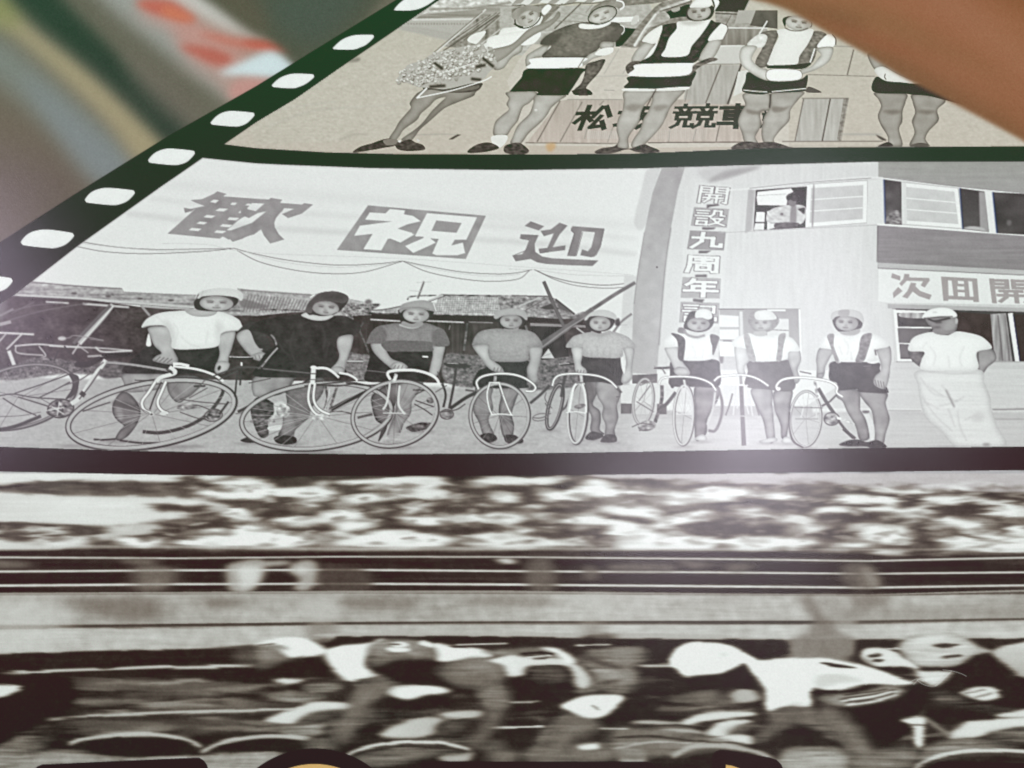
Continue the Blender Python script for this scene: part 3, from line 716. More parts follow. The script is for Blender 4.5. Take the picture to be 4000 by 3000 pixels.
# ------------------------------------------------------------------ upper photograph
view(0, 0, 1)
up = reg('podium_photo_print', None, 'black and white photograph of prize winners in front of a podium')
FR1 = "1719 0 1905 -130 4200 -130 4200 574 4000 572 3000 577 2452 601 2000 603 1542 602 1271 596 1000 580 877 565 1000 481 1154 389 1362 244"
poly(FR1, (.735, .735, .705), sm=0, gv=(.745, .73, .705), tex=('s', .008, 'L', .01))
CLIP1 = raster([cv(P(FR1))], 0, 0, W, H) > 0.5
keep = C.copy(), LAB.copy()
q = dict(lab=False)
view(*A1)
poly("1250 230 1700 300 2300 240 2300 -60 1600 -60", .70, **q)
poly("1590 0 1700 -40 2300 -60 2300 40 1960 40 1800 90 1500 110 1440 120", .80, tex=('s', .05), **q)
line("1500 80 1750 75 1900 70 2050 50 2212 20", 14, .52, bl=3, **q)
poly("1430 130 1600 110 1900 85 2020 40 2212 50 2212 120 1960 150 1380 165", .60, tex=('h', .03), sm=0, **q)
line("1350 172 1880 165", 14, .84, bl=2, **q)
for i in range(22):
    line([(1320 + i * 25, 200 + (i % 3)), (1316 + i * 25, 213)], 9, .50, bl=2, **q)
line("1250 240 1450 255 1700 300", 8, .58, bl=3, **q)
poly("1250 235 1400 242 1700 292 1730 330 1700 360 1400 290 1250 260", .68, bl=4, **q)
poly("860 520 1200 480 1500 470 1700 440 1700 900 1300 1200 0 1250 -100 1000", (.745, .738, .712), sm=0, bl=(6, 3), tex=('s', .010, 'h', .003), **q)
poly("800 540 850 510 900 500 890 530", .5, bl=4, **q)
for a_, t_ in (("100 1100 500 960 1000 920 1300 900", .70), ("720 1210 870 1160 960 1165", .52), ("0 1000 300 930 700 880", .71)):
    line(a_, 7, t_, bl=4, al=.7, **q)
poly("1665 1205 1740 1160 1775 1162 1700 1205", .30, bl=1.5, sm=0, **q)
line("1350 1165 1640 1160 1740 1165", 6, .62, bl=2, **q)
# scaffold and stand behind the left man
poly("1900 160 2300 40 2300 480 2000 430 1700 410 1620 400 1540 470", .58, sm=0, tex=('v', .04, 's', .03), **q)
for i in range(9):
    line([(2212 - i * 26, 60 + i * 10), (1900 - i * 34, 330 + i * 6)], 6, .34 if i % 2 else .72, bl=1.5, **q)
line("1990 80 1540 470", 12, .86, bl=1.5, **q); line("1960 100 1530 462", 5, .3, bl=1.5, **q)
line("2100 130 1620 440", 9, .34, bl=1.5, **q)
line("2212 175 1950 380", 9, .82, bl=1.5, **q)
poly("1830 350 1870 300 1990 270 1920 370 1880 375", .90, **q)

view(*A2)
# stand, awning and planks
poly("-100 60 1200 40 1240 180 900 460 -100 480", .70, sm=0, tex=('s', .02), **q)
poly("0 80 60 60 350 40 420 60 200 270 0 130", .50, sm=0, tex=('v', .05), **q)
poly("900 60 1300 20 1400 -60 900 -60 780 -60 900 90", .50, tex=('s', .03), **q)
poly("0 -60 880 -60 830 0 700 20 520 15 420 38 220 22 100 45 0 20", .86, **q)
for i in range(6):
    poly([(90 + i * 160, -60), (170 + i * 160, -60), (80 + i * 150, 30), (0 + i * 150, 40)], .62, sm=0, **q)
line("0 48 100 42 140 55 300 38 420 44 560 25 700 30 860 5", 7, .3, bl=1.5, **q)
for a_, t_, w_ in (("600 30 370 250", .30, 9), ("440 30 240 190", .42, 6), ("700 40 640 110", .5, 5), ("380 180 620 190", .55, 7), ("300 110 560 115 700 150", .60, 5), ("200 280 420 275", .80, 8), ("540 190 460 270", .8, 8), ("250 290 130 410", .8, 8)):
    line(a_, w_, t_, bl=1.5, sm=0, **q)
line("840 175 1100 165", 44, .93, **q); poly("1060 140 1100 140 1080 205 1030 210", .8, **q)
poly("900 330 980 240 1080 250 1010 380 900 410", .17, sm=0, **q)
poly("1080 240 1240 60 1300 20 1560 -40 1560 180 1400 200 1300 290 1150 420 950 400 1040 300", .52, sm=0, tex=('s', .04), **q)
poly("1330 110 1440 70 1540 40 1560 130 1440 150 1360 160", .17, **q)
poly("1380 80 1450 60 1450 90 1400 105", .66, **q)
poly("1240 150 1320 100 1370 160 1300 200 1180 240", .66, tex=('s', .03), **q)
line("1540 0 1290 90 1180 230 1060 400", 26, .76, bl=2, tex=('s', .04), **q)
line("1250 120 1150 250 1060 400", 14, .88, bl=1.5, **q); line("1560 10 1280 100", 6, .25, bl=1.5, **q)
poly("1740 -40 2080 -40 2010 110 1760 100", .20, gv=.24, sm=0, **q)
poly("1760 100 2212 110 2212 420 1780 420", .62, sm=0, tex=('s', .03), **q)
poly("2110 90 2300 90 2300 250 2060 220", .36, sm=0, tex=('m', .02), **q)
line("1760 115 1990 125", 12, .36, **q); line("1870 240 2212 245", 9, .88, **q)
line("2060 0 1990 140 1920 225", 10, .68, **q); line("2212 180 2140 300", 12, .88, **q)
line("1900 130 1840 240", 6, .4, **q); poly("1960 90 2110 90 2070 200 1930 200", .68, sm=0, **q)
poly("1800 250 2160 250 2050 400 1790 390", .58, sm=0, gv=.50, tex=('v', .03), **q)
# podium
poly("-40 700 60 520 180 380 940 405 1800 400 2400 400 2400 520 2400 1300 60 1300 60 1000", (.78, .77, .75), sm=0, tex=('s', .008), **q)
poly("1550 560 1980 560 1880 920 1480 900", .68, sm=0, tex=('v', .02), **q)
poly("500 860 1560 860 1500 900 2212 900 2212 1235 130 1235 420 870", (.70, .68, .665), sm=0, gv=(.745, .715, .70), tex=('v', .015), **q)
poly("1790 390 2020 390 1970 555 1600 550", .80, sm=0, **q)
for a_, w_, t_ in (("940 405 1120 410", 7, .55), ("930 420 800 640", 6, .66), ("1100 420 960 640", 6, .66), ("1030 415 1080 410", 6, .6), ("640 660 1010 655", 5, .68), ("420 870 220 1225", 10, .44), ("610 880 420 1225", 9, .48), ("880 1090 830 1230", 6, .55),
                   ("1600 555 1990 552", 8, .56), ("1990 550 1870 900", 16, .28), ("1810 560 1680 890", 9, .34), ("1540 700 1500 880", 6, .5), ("1800 1080 1770 1220", 9, .44), ("1600 1110 1570 1220", 6, .55), ("1370 1110 1360 1230", 6, .6),
                   ("120 1233 930 1240", 7, .42), ("1180 1232 2010 1226", 8, .36), ("480 860 960 860", 7, .60), ("800 870 760 910", 7, .5), ("800 778 890 780", 6, .62), ("660 1090 630 1200", 8, .6), ("1800 400 1990 392", 6, .9)):
    line(a_, w_, t_, bl=1.5, sm=0, **q)
for i in range(24):
    line([(660 + i * 11, 1130), (654 + i * 11, 1200)], 4, .80, bl=1, al=.7, **q)
for i in range(30):
    line([(1220 + i * 16, 1120), (1216 + i * 16, 1205)], 4, .80, bl=1, al=.6, **q)
poly("1960 620 2050 600 2060 640 1990 800 1920 830", .84, sm=0, **q)
poly("0 1255 700 1262 1300 1275 2212 1262 2212 1300 0 1345", (.74, .72, .695), sm=0, **q)
poly("300 1245 370 1235 380 1270 350 1305 310 1300", (.76, .62, .45), bl=5, al=.7, **q)
# podium lettering
for i_, (n_, q_, lb) in enumerate((('matsu', "590 915 900 912 800 1118 520 1122", 'slanted character at the left of the podium lettering'), ('saka', "960 912 1310 905 1260 1108 880 1112", 'character half hidden behind the third man\'s legs'),
                    ('kei', "1420 900 1790 895 1750 1108 1370 1108", 'dense double character right of the third man\'s legs'), ('kuruma', "1810 902 2110 898 2100 1105 1780 1105", 'character touching the fourth man\'s legs'),
                    ('kei', "2180 920 2330 915 2320 1105 2150 1105", 'last character, between the fourth man\'s legs'))):
    reg('podium_character', up, lb, 'black characters painted on the podium')
    glyph(n_, q_, .19, w=15 if n_ in ('matsu', 'saka', 'kuruma') else 10)

def man(label):
    return reg('person', up, label)
OUT = dict(rim=(.22, 8), tex=('m', .015))
LG = dict(rim=(.22, 8), tex=('m', .015, 'c', .012))
# man 1, leaning, with bouquet
view(*A1)
m1 = man('man in white shirt behind a large bouquet, leftmost in the upper photograph')
poly("2100 420 2212 380 2300 340 2300 440 2212 500 2140 590 2060 600 2080 520", 0.71, **LG)
poly("2212 235 2130 250 2080 320 1960 390 1990 430 2060 450 2212 400 2400 280 2480 140 2300 220", .93, rim=(.06, 10))
poly("1900 800 1960 720 1840 720 1560 720 1420 790 1380 820 1330 890 1340 930 1300 980 1240 1050 1200 1120 1150 1200 1180 1240 1240 1180 1280 1120 1390 1040 1430 980 1500 920 1560 860 1640 840 1600 880 1520 960 1440 1060 1360 1130 1260 1200 1290 1220 1350 1210 1420 1120 1500 1050 1600 960 1660 920 1780 870 1880 830", .56, rim=(.18, 9), gv=.64, tex=('m', .012))
poly("1930 720 1960 730 1900 790 1700 800 1560 780 1450 770 1480 740 1700 720", .27, gv=.34, tex=('s', .02))
poly("1430 820 1460 790 1600 790 1900 740 1930 735 1900 770 1650 800", .62, al=.4)
poly("840 1318 900 1270 1000 1240 1100 1205 1170 1200 1210 1230 1200 1260 1100 1280 960 1305", .25, tex=('s', .03))
poly("1205 1225 1260 1220 1330 1205 1380 1230 1440 1250 1465 1285 1430 1300 1300 1305 1220 1285", .27, tex=('s', .04))
poly("1100 1215 1160 1200 1230 1215 1200 1250 1130 1255", .5, **q)
oval(1242, 1222, 14, 10, .86, **q); poly("1390 1200 1420 1215 1400 1225", .8, **q)
view(*A2)
poly("-200 330 0 280 120 262 250 240 0 400 -200 460", .93, rim=(.05, 8))
poly("80 385 200 300 250 280 245 320 180 380", .93)
poly("-200 440 0 380 150 250 340 170 400 100 420 140 330 230 180 310 60 400 -60 500 -200 560", .62, rim=(.12, 8))
face(140, 150, 190, 150, -28, .74, .28)
line(ell(140, 152, 118, 82, -28), 10, .24, closed=True, bl=1)
poly("30 170 0 120 80 60 200 50 290 90 240 110 160 90 100 110", .60, tex=('m', .02)); poly("260 90 310 40 345 60 320 100 280 130", .93)
line("20 205 60 225 100 235", 14, .26, bl=1)
view(*A1)
bq = reg('bouquet', up, 'big bouquet of pale flowers held by the leftmost man')
poly("1220 690 1270 620 1320 560 1450 520 1520 470 1700 420 1880 390 1960 380 2000 440 2060 500 2090 560 2020 620 1960 690 1820 730 1640 770 1500 760 1400 750 1290 710", .70)
rb = np.random.default_rng(5)
for i in range(620):
    u, v_ = rb.normal(0, .5), rb.normal(0, .5)
    if u * u + v_ * v_ > 1.25: continue
    bx_, by_ = 1650 + u * 390, 580 - u * 95 + v_ * 135
    r_ = rb.uniform(6, 19)
    oval(bx_ + 3, by_ + 4, r_ * 1.15, r_ * .8, rb.choice([.34, .46, .56, .66]), rb.uniform(-60, 30), bl=1.6, al=.8, lab=False)
    oval(bx_, by_, r_, r_ * rb.uniform(.4, .75), rb.choice([.93, .88, .84, .90, .80, .70]), rb.uniform(-60, 30), bl=1.4, al=.9, lab=False)
for a_ in ("1960 500 2060 580", "1900 580 1990 560", "1860 680 1950 690", "1500 750 1640 740", "1540 540 1620 600"):
    line(a_, 24, .22, bl=3, **q)
line("1390 850 1480 760", 14, .92); line("1400 845 1700 780 1960 700 2040 660", 10, .92); line("1580 640 1900 540", 7, .90, bl=1)

view(*A2)
man('man in plain dark shirt with white collar holding a long white box')
poly("-40 795 215 795 165 880 100 925 70 1000 50 1050 0 1110 -50 1175 -155 1170 -145 1060 -90 1000 -25 945 -45 900 -25 850", 0.67, **LG)
poly("220 815 465 820 420 865 345 930 310 990 250 1060 150 1150 75 1245 -10 1240 10 1180 55 1080 150 985 185 900", 0.69, **LG)
poly("20 790 200 800 150 850 60 880", .70, bl=10, al=.5, **q); poly("-172 1178 -42 1170 -50 1230 -110 1278 -160 1250", .88)
poly("-382 1305 -310 1252 -220 1230 -150 1245 -110 1280 -210 1310 -350 1322", .26, tex=('s', .03)); poly("-60 1262 0 1238 60 1233 100 1250 150 1300 120 1330 30 1336 -60 1315", .28, tex=('s', .05))
oval(210, 950, 14, 10, .84, bl=1.5, **q)
poly("250 440 350 395 320 440 270 500", .90, **q)
poly("720 530 810 515 760 620 680 710 645 765 697 800 680 822 560 822 528 800 540 775 600 720 630 640 645 560", .38, tex=('s', .04), rim=(.1, 8)); poly("530 780 640 765 697 800 680 822 560 822 528 800", .24, tex=('s', .03))
poly("330 385 310 430 265 492 200 502 160 560 130 592 118 530 122 500 140 470 220 420 290 385", 0.75, **OUT)
poly("160 588 615 590 600 645 500 800 465 822 228 822 218 792 0 792 -10 780 80 675", .19, tex=('m', .012))
poly("600 195 430 240 300 310 248 382 345 395 270 500 620 506 760 415 790 362 890 366 975 262 960 225 920 200 850 190", .44, rim=(.10, 14), tex=('s', .02, 'm', .015))
poly("248 382 300 310 440 280 400 350 345 395", .32, bl=5, **q); poly("800 330 880 260 960 250 900 360 790 362", .36, bl=6, al=.8, **q)
line("940 215 970 235 972 270 950 300", 8, .92, **q)
poly("780 365 888 368 870 415 770 425", 0.77, **OUT); poly("700 455 800 420 880 440 800 480 700 510 640 560 560 585 530 590 620 530 650 490", 0.81, **OUT)
poly("770 425 870 410 878 445 840 470 790 482 720 470", .92, **q)
poly("190 505 630 500 612 540 570 582 150 590 165 550", .96)
line("630 500 575 583", 8, .45, bl=1, **q)
poly("580 228 600 205 700 210 845 188 850 208 780 240 680 253 600 247", .94, rim=(.08, 6))
poly("670 160 690 80 760 30 850 5 930 -20 975 20 968 70 930 84 900 66 740 75 700 120", .58, tex=('s', .02), rim=(.08, 8))
line("905 4 960 20 968 60 935 85", 14, .93, **q)
face(785, 132, 225, 118, -20, .79, .30); line(ell(785, 132, 128, 70, -20), 9, .22, closed=True, bl=1)

man('man in dark vest over a white shirt holding a white box above the podium lettering')
poly("985 783 1240 783 1205 850 1155 900 1120 970 1100 1060 1040 1140 1010 1200 1010 1285 915 1272 925 1200 908 1120 920 1030 958 960 970 880", 0.69, **LG)
poly("1250 783 1495 772 1440 850 1375 930 1335 1020 1290 1100 1200 1200 1110 1285 1035 1265 1055 1200 1110 1120 1140 1030 1182 960 1212 880", 0.69, **LG)
poly("1020 800 1180 800 1120 880 1010 880", .72, bl=10, al=.5, **q); poly("980 930 1060 900 1140 915 1060 965", .50, bl=5, al=.7, **q); poly("1220 930 1300 900 1360 920 1280 960", .50, bl=5, al=.7, **q)
poly("718 1312 780 1280 880 1265 915 1245 925 1272 1010 1285 1080 1265 1150 1245 1200 1265 1265 1290 1278 1310 1200 1324 1080 1312 1000 1290 880 1322 760 1330", .28, tex=('s', .04))
poly("1035 658 1480 650 1595 615 1565 700 1522 752 1258 768 985 762 1010 710", .19, tex=('m', .012))
poly("980 765 1240 768 1235 786 985 786", .88); poly("1256 766 1522 748 1500 776 1258 786", .88); line("1250 770 1180 900 1130 990", 7, .22, bl=1.5, **q)
poly("1240 380 1262 350 1240 460 1150 535 1108 548 1180 450", .90)
poly("1148 365 1245 372 1205 430 1155 500 1105 545 1045 545 1040 500 1080 430 1130 385", 0.75, **OUT); poly("988 575 1040 532 1112 530 1120 552 1062 600 1040 645 1000 632", .34, tex=('s', .05))
poly("1700 345 1815 340 1795 420 1745 500 1685 530 1615 525 1625 485 1665 420", 0.75, **OUT)
poly("1300 228 1440 195 1700 172 1760 190 1830 212 1740 310 1650 440 1600 530 1480 548 1110 552 1200 485 1240 430 1280 330", .21, tex=('s', .03))
poly("1430 195 1500 182 1700 170 1712 192 1640 300 1560 395 1510 482 1305 488 1330 420 1362 330 1425 250", .94, rim=(.05, 10))
poly("1450 190 1520 180 1680 170 1600 215 1500 215", .70, bl=5, al=.7, **q)
poly("1128 352 1180 290 1250 242 1302 222 1292 290 1242 375 1160 366", .93, rim=(.06, 8)); poly("1700 352 1722 300 1790 225 1822 200 1862 220 1867 262 1830 335 1760 345", .94, rim=(.06, 8))
line("1820 200 1862 222 1867 262 1832 335", 6, .3, bl=1, **q)
poly("1545 600 1600 545 1720 498 1780 505 1772 522 1705 542 1622 582 1552 645 1480 655", .36, tex=('s', .06))
poly("1100 555 1545 545 1565 562 1500 652 1035 657 1060 600", .95)
poly("1510 140 1530 70 1580 30 1700 40 1745 60 1750 110 1700 170 1560 180", .24)
face(1622, 108, 200, 135, -8, .72, .22); poly("1540 62 1580 8 1640 -20 1720 -20 1738 30 1700 62 1600 66", .94, rim=(.08, 8))
poly("1748 -10 1790 5 1795 30 1770 70 1742 100 1752 40", .92); line("1735 0 1752 50 1740 110", 12, .2, bl=1, **q)

view(*A3)
poly("310 850 705 850 620 1222 240 1222", .70, sm=0, tex=('v', .02), **q)
for a_, w_, t_ in (("315 850 240 1222", 9, .42), ("545 850 475 1222", 12, .32), ("690 850 620 1222", 8, .44), ("300 850 705 850", 9, .50), ("350 645 930 662", 6, .48), ("745 430 690 650", 10, .40), ("560 400 740 405", 8, .6), ("130 1222 1000 1222", 7, .46)):
    line(a_, w_, t_, bl=1.5, sm=0, **q)
poly("660 850 705 850 640 1222 600 1222", .52, sm=0, tex=('s', .06), al=.7, **q)
poly("940 1160 1030 1210 1000 1215 960 1190", .30, bl=2, **q)
poly("640 1155 960 1155 960 1170 640 1165", .66, bl=3, **q)
man('man in grey vest over a white shirt with a small white box, head under the brown band')
poly("-205 808 0 800 30 860 20 950 -50 960 -60 1010 -50 1080 -100 1180 -80 1240 -185 1240 -222 1140 -252 1050 -222 960 -190 900", 0.67, **LG)
poly("40 802 312 792 270 860 203 950 192 1040 110 1130 60 1200 62 1242 -22 1242 -50 1150 -30 1020 20 930 30 860", 0.67, **LG)
poly("-180 940 -80 960 -20 940 -60 985 -160 980", .42, bl=4, al=.7, **q); poly("40 920 150 925 200 910 150 955 60 970", .42, bl=4, al=.7, **q); line("30 810 20 930", 10, .2, bl=2, **q)
poly("-305 1286 -260 1240 -180 1220 -80 1232 0 1225 80 1232 180 1265 212 1278 -100 1292", .28, tex=('s', .04))
poly("-160 620 20 695 270 690 348 648 335 762 300 792 40 802 -60 816 -212 790 -190 700", .20, tex=('m', .012))
line("-210 776 -100 788 0 793", 8, .84, **q); line("40 792 335 765", 9, .84, **q); poly("340 762 370 750 462 790 450 802 340 797", .34)
poly("-60 290 70 262 92 310 50 420 10 562 -90 585 -100 520 -40 400", .46, tex=('s', .03), rim=(.08, 8))
poly("400 272 512 300 440 400 410 500 370 552 250 562 280 480 350 380", .46, tex=('s', .05), rim=(.08, 8))
poly("85 265 160 248 350 248 398 270 350 380 280 480 242 562 18 562 12 520 60 400 98 320", .91, rim=(.05, 12))
poly("-175 385 -100 310 -40 292 0 320 -30 400 -90 412", .88, tex=('s', .02), rim=(.06, 8)); poly("428 402 500 312 560 298 588 340 572 402 500 412", .95, rim=(.04, 8))
line("560 298 590 340 588 390", 8, .3, **q); line("410 420 370 540", 12, .93, **q)
poly("10 566 200 560 372 545 350 578 290 597 100 590 10 590", .22, **q)
poly("422 420 562 408 552 500 500 560 400 612 300 645 255 692 245 640 290 600 380 572 442 500 462 470", 0.81, **OUT)
poly("-242 470 -205 398 -90 402 -122 470 -130 520 -60 585 0 600 12 692 -70 672 -150 622 -222 560", 0.83, **OUT)
poly("10 605 200 597 292 620 270 690 20 696", .95, rim=(.05, 4)); line("10 605 200 597 292 620 270 690 20 696", 5, .45, closed=True, bl=1, **q)
poly("130 180 150 150 220 140 340 160 385 200 370 240 300 200 200 180 160 210 152 235", .22)
face(270, 200, 225, 130, 6, .76, .26); line("150 240 200 262 280 268 350 245", 7, .3, bl=1.5, **q)
man('man seen from the waist down at the right edge of the podium photograph')
poly("930 800 1192 808 1195 880 1170 960 1167 1050 1140 1120 1168 1262 1050 1262 1040 1180 980 1080 955 1000 982 920 960 860", 0.61, **LG)
poly("1258 818 1500 828 1540 880 1470 950 1482 1040 1400 1130 1368 1200 1392 1264 1232 1264 1272 1150 1250 1050 1277 970 1255 880", 0.61, **LG)
poly("990 960 1080 950 1160 965 1080 990", .40, bl=5, al=.7, **q); poly("1290 960 1380 950 1460 965 1380 990", .40, bl=5, al=.7, **q)
poly("935 668 1040 695 1240 722 1420 745 1700 900 1400 832 1250 820 1190 812 918 796", .20)
poly("865 465 1000 500 1300 700 1100 640 1000 585 925 602", 0.64, **OUT)
poly("925 602 1000 578 1100 630 1260 715 1150 712 1030 702 960 662", .88, rim=(.08, 8)); line("1020 640 1012 665 1025 690", 8, .35, bl=1, **q)
poly("955 1268 1040 1228 1085 1262", .22); poly("1240 1264 1300 1236 1370 1240 1400 1264", .34)
m_ = CLIP1
g_ = C.mean(2, keepdims=True)
C[:] = np.clip(C + np.array([.030, .004, -.030], np.float32) * (1 - np.abs(g_ - .5) * 1.6), 0, 1)
C[~m_] = keep[0][~m_]; LAB[~m_] = keep[1][~m_]

# brown out-of-focus band across the upper right corner
view(*A3)
reg('brown_band_print', None, 'wide orange brown blurred band across the upper right corner')
poly("-500 -300 -330 -90 -150 -12 0 25 150 72 270 130 400 205 620 335 870 478 1200 682 1550 862 1900 1045 2212 1215 2700 1480 2700 -300", (.50, .345, .235), bl=8)
poly("-300 -300 300 60 1000 420 1600 760 2212 1120 2700 1380 2700 -300", (.555, .37, .26), bl=26, **q)
poly("200 -200 900 180 1500 540 2212 900 2700 1000 2700 -300", (.59, .385, .28), bl=50, **q)
poly("300 60 800 250 1300 480 1500 560 1000 420 500 220", (.56, .34, .24), bl=20, al=.8, **q)
poly("1300 -100 1500 -100 2000 250 2400 600 2400 760 1900 400", (.615, .42, .32), bl=40, al=.8, **q)
poly("1400 380 1800 560 2400 860 2400 960 1700 640", (.59, .39, .285), bl=30, al=.8, **q)
poly("500 -50 1100 150 1700 460 2212 760 1700 540 900 200", (.52, .37, .25), bl=30, al=.7, **q)
poly("1700 -200 2500 -200 2500 200 2212 60", (.50, .31, .20), bl=50, al=.9, **q)
poly("0 0 500 60 900 240 600 200 200 60", (.44, .31, .21), bl=24, al=.7, **q)
# ------------------------------------------------------------------ middle photograph: nine riders at the gate
view(0, 0, 1)
mid = reg('team_photo_print', None, 'black and white photograph of riders with bicycles lined up under a banner')
FR2 = "-200 1320 0 1190 59 1154 307 962 497 826 603 750 793 618 1000 639 1120 645 1452 657 2000 664 2520 657 2904 645 3430 632 4000 632 4200 632 4200 1745 4000 1746 3452 1751 3000 1757 2452 1767 2000 1773 1452 1775 1000 1772 452 1760 0 1746 -200 1740"
poly(FR2, .90, sm=0)
CLIP2 = raster([cv(P(FR2))], 0, 0, W, H) > 0.5
keep = C.copy(), LAB.copy()
M0_, M1_, M2_, M3_ = (0, 600), (1000, 600), (2000, 600), (3000, 600)
view(*M0_)
line("1300 255 2212 330 3400 420 4424 560 6000 640", 60, .865, bl=12, **q)
line("1100 520 2212 640 4424 760 5500 870", 40, .80, bl=8, al=.7, **q)
line("1300 390 2212 490 4424 640 5500 740", 30, .83, bl=8, al=.7, **q)
for w_, a_ in ((5, "700 765 1000 810 1300 830 1600 830 2000 822"), (5, "660 805 900 850 1200 868 1500 862 1800 845 2020 822"), (3, "700 780 1100 820 1500 850 1900 835"),
               (5, "2020 820 2212 870 2500 925 2900 965 3250 955 3480 930"), (5, "2050 840 2250 940 2550 1010 2850 1040 3150 1025 3480 932"), (3, "2050 830 2400 930 2800 980 3200 975 3450 940"),
               (5, "3480 930 3700 975 4000 1025 4300 1042 4480 1030 4600 1004"), (5, "3490 935 3700 1025 4000 1085 4250 1105 4480 1085 4580 1010"), (3, "3500 940 3800 1010 4200 1060 4500 1045"),
               (6, "4620 1004 4750 1060 4950 1110 5200 1138 5400 1125 5480 1100"), (5, "4640 1010 4800 1090 5000 1145 5250 1165 5400 1155"), (3, "4400 1000 4650 1010 5000 1050 5480 1058")):
    line(a_, w_, .42 if w_ > 3 else .72, **q)
line("2212 330 2212 330", 1, .8, **q)
line("1400 780 1800 790 2212 860 3480 910 4580 985 5480 1050", 4, .80, **q)
line("4090 -40 4200 -20", 1, .8, **q)

# signboard lettering
def char(label, quad=None):
    return reg('banner_character', mid, label, 'grey characters on the white banner')
gk = .60
KW = dict(sm=0)
char('left banner character, slanted, dense on its left side')
view(*M0_)
polys(["1880 328 1962 352 1930 372 2260 395 2440 405 2400 440 2180 430 2140 470 2140 490 2100 520 2130 540 2090 560 2060 580 1990 640 1960 665 2000 665 2180 600 2330 480 2380 440 2470 455 2440 500 2330 600 2200 700 2080 735 1975 745 1940 725 1925 720 1900 738 1450 695 1640 525 1700 470 1660 500 1600 515 1590 470 1650 480 1770 455 1700 430 1650 405 1750 395 1850 350"], gk, tex=('m', .01), **KW)
for h_ in ("1850 400 1895 405 1865 430 1815 420", "2010 425 2200 438 2180 452 1990 445", "1900 475 1975 480 1935 503 1862 497", "1790 532 1865 540 1830 560 1760 552", "1730 590 1795 597 1765 615 1698 608", "1660 645 1745 652 1715 672 1632 665",
           "2080 495 2212 500 2190 520 2060 515", "1985 553 2070 558 2045 580 1965 574", "1925 612 2010 618 1985 640 1900 632", "1875 665 1960 672 1925 692 1850 685"):
    poly(h_, .885, sm=0, lab=False)
view(*M1_)
poly("-130 470 0 500 130 385 228 400 210 428 400 442 420 430 497 442 400 520 280 560 228 525 330 480 200 470 100 500 20 515 -60 560 -130 530", gk, sm=0, tex=('m', .01))
poly("-220 745 -60 690 60 580 105 492 215 505 175 560 160 600 165 640 200 700 247 745 125 780 70 710 45 655 -20 690 -120 740 -200 765", gk, sm=0, tex=('m', .01))
poly("-200 470 -130 395 -60 400 40 400 20 430 -60 425 -120 470", gk, sm=0)
char('middle banner character in a solid grey box')
poly("970 448 1990 537 1815 912 700 835", gk, sm=0, tex=('m', .01))
for h_ in ("1160 480 1290 492 1280 525 1360 540 1425 585 1310 612 1225 650 1365 690 1370 700 1250 770 1160 735 1140 740 1085 838 930 828 1010 695 850 712 900 625 1180 588 945 572 985 510 1120 518",
           "1480 515 1912 550 1820 745 1720 745 1690 795 1790 770 1800 820 1810 860 1740 880 1560 880 1525 865 1580 740 1510 735 1560 770 1360 860 1290 800 1440 735 1455 722 1375 715",
           ):
    poly(h_, .91, sm=0, lab=False)
poly("1560 578 1780 600 1735 685 1518 668", gk, sm=0)
poly("1385 716 1455 722 1340 770 1265 788 1340 740", gk, sm=0, lab=False); poly("1510 733 1582 738 1540 790 1400 850 1555 770", gk, sm=0, lab=False)
poly("1360 700 1470 520 1420 600 1400 640 1350 690", .62, sm=0, lab=False)
char('right banner character with a long sweeping base stroke')
view(*M2_)
for a_ in ("165 585 282 628 235 665 112 625", "415 597 485 622 415 700 355 810 468 792 462 835 245 862 235 822 310 815 365 690 280 715 250 668 340 655", "525 627 803 648 770 800 720 890 690 897 595 880 610 828 660 845 690 810 722 680 610 672 555 890 480 885 540 690 515 665",
           "80 697 235 705 200 780 205 850 265 890 350 905 752 925 700 973 480 965 300 955 220 940 165 912 35 932 5 880 90 870 130 820 160 745 70 735"):
    poly(a_, .53, sm=0, tex=('m', .01))
for a_ in ("520 640 515 665 545 690 490 870", "615 680 560 885", "80 735 155 748 120 840 20 880", "240 830 245 860 320 850", "800 655 770 800 730 880"):
    line(a_, 5, .40, bl=1, sm=0, **q)

# pillar, white building, signboard column
view(*M2_)
use(mid)
reg('building', mid, 'white walled two storey office building filling the right of the photograph'); bld = cur
poly("1300 120 2212 100 5000 60 5000 1900 4424 1870 1260 1880 1300 1000", .845, sm=0, lab=True, tex=('v', .006, 'L', .01), gv=.835)
poly("1500 130 1620 122 1500 300 1440 1660 1270 1660 1320 900 1440 300", .84, sm=0, **q)
poly("1640 130 2150 100 2100 140 1900 180 1780 230 1690 240 1640 200", .78, bl=8, **q)
poly("1700 240 1800 170 1960 130 2150 115 1950 190 1800 230", .66, bl=5, **q)
poly("1180 140 1290 130 1160 620 1060 600 1120 330 1150 200", .80, bl=3, al=.8, **q)
poly("975 1050 1090 1060 1060 1660 1020 2000 930 2100 940 1600", .82, bl=2, sm=0, **q)
reg('pillar', mid, 'tall grey gate post between banner and building')
poly("1300 125 1500 120 1440 320 1380 640 1340 900 1310 1200 1275 1660 1255 1910 1035 1900 1055 1300 1090 1020 1150 680 1220 340", .665, sm=0, tex=('m', .008), gv=.72)
line("1380 640 1340 900 1310 1200 1275 1660", 8, .52, bl=2, **q); line("1150 680 1095 1020 1060 1300", 6, .55, bl=1.5, **q)
oval(1258, 983, 7, 7, .2, bl=1, **q)
poly("1255 1650 1040 1650 1030 1900 1255 1910", .71, sm=0, bl=2, al=.5, **q)
sg = reg('vertical_signboard', mid, 'vertical column of white block characters with dark edges')
poly("1590 250 1920 270 1860 900 1810 1500 1430 1500 1500 900", .87, sm=0, al=.6)
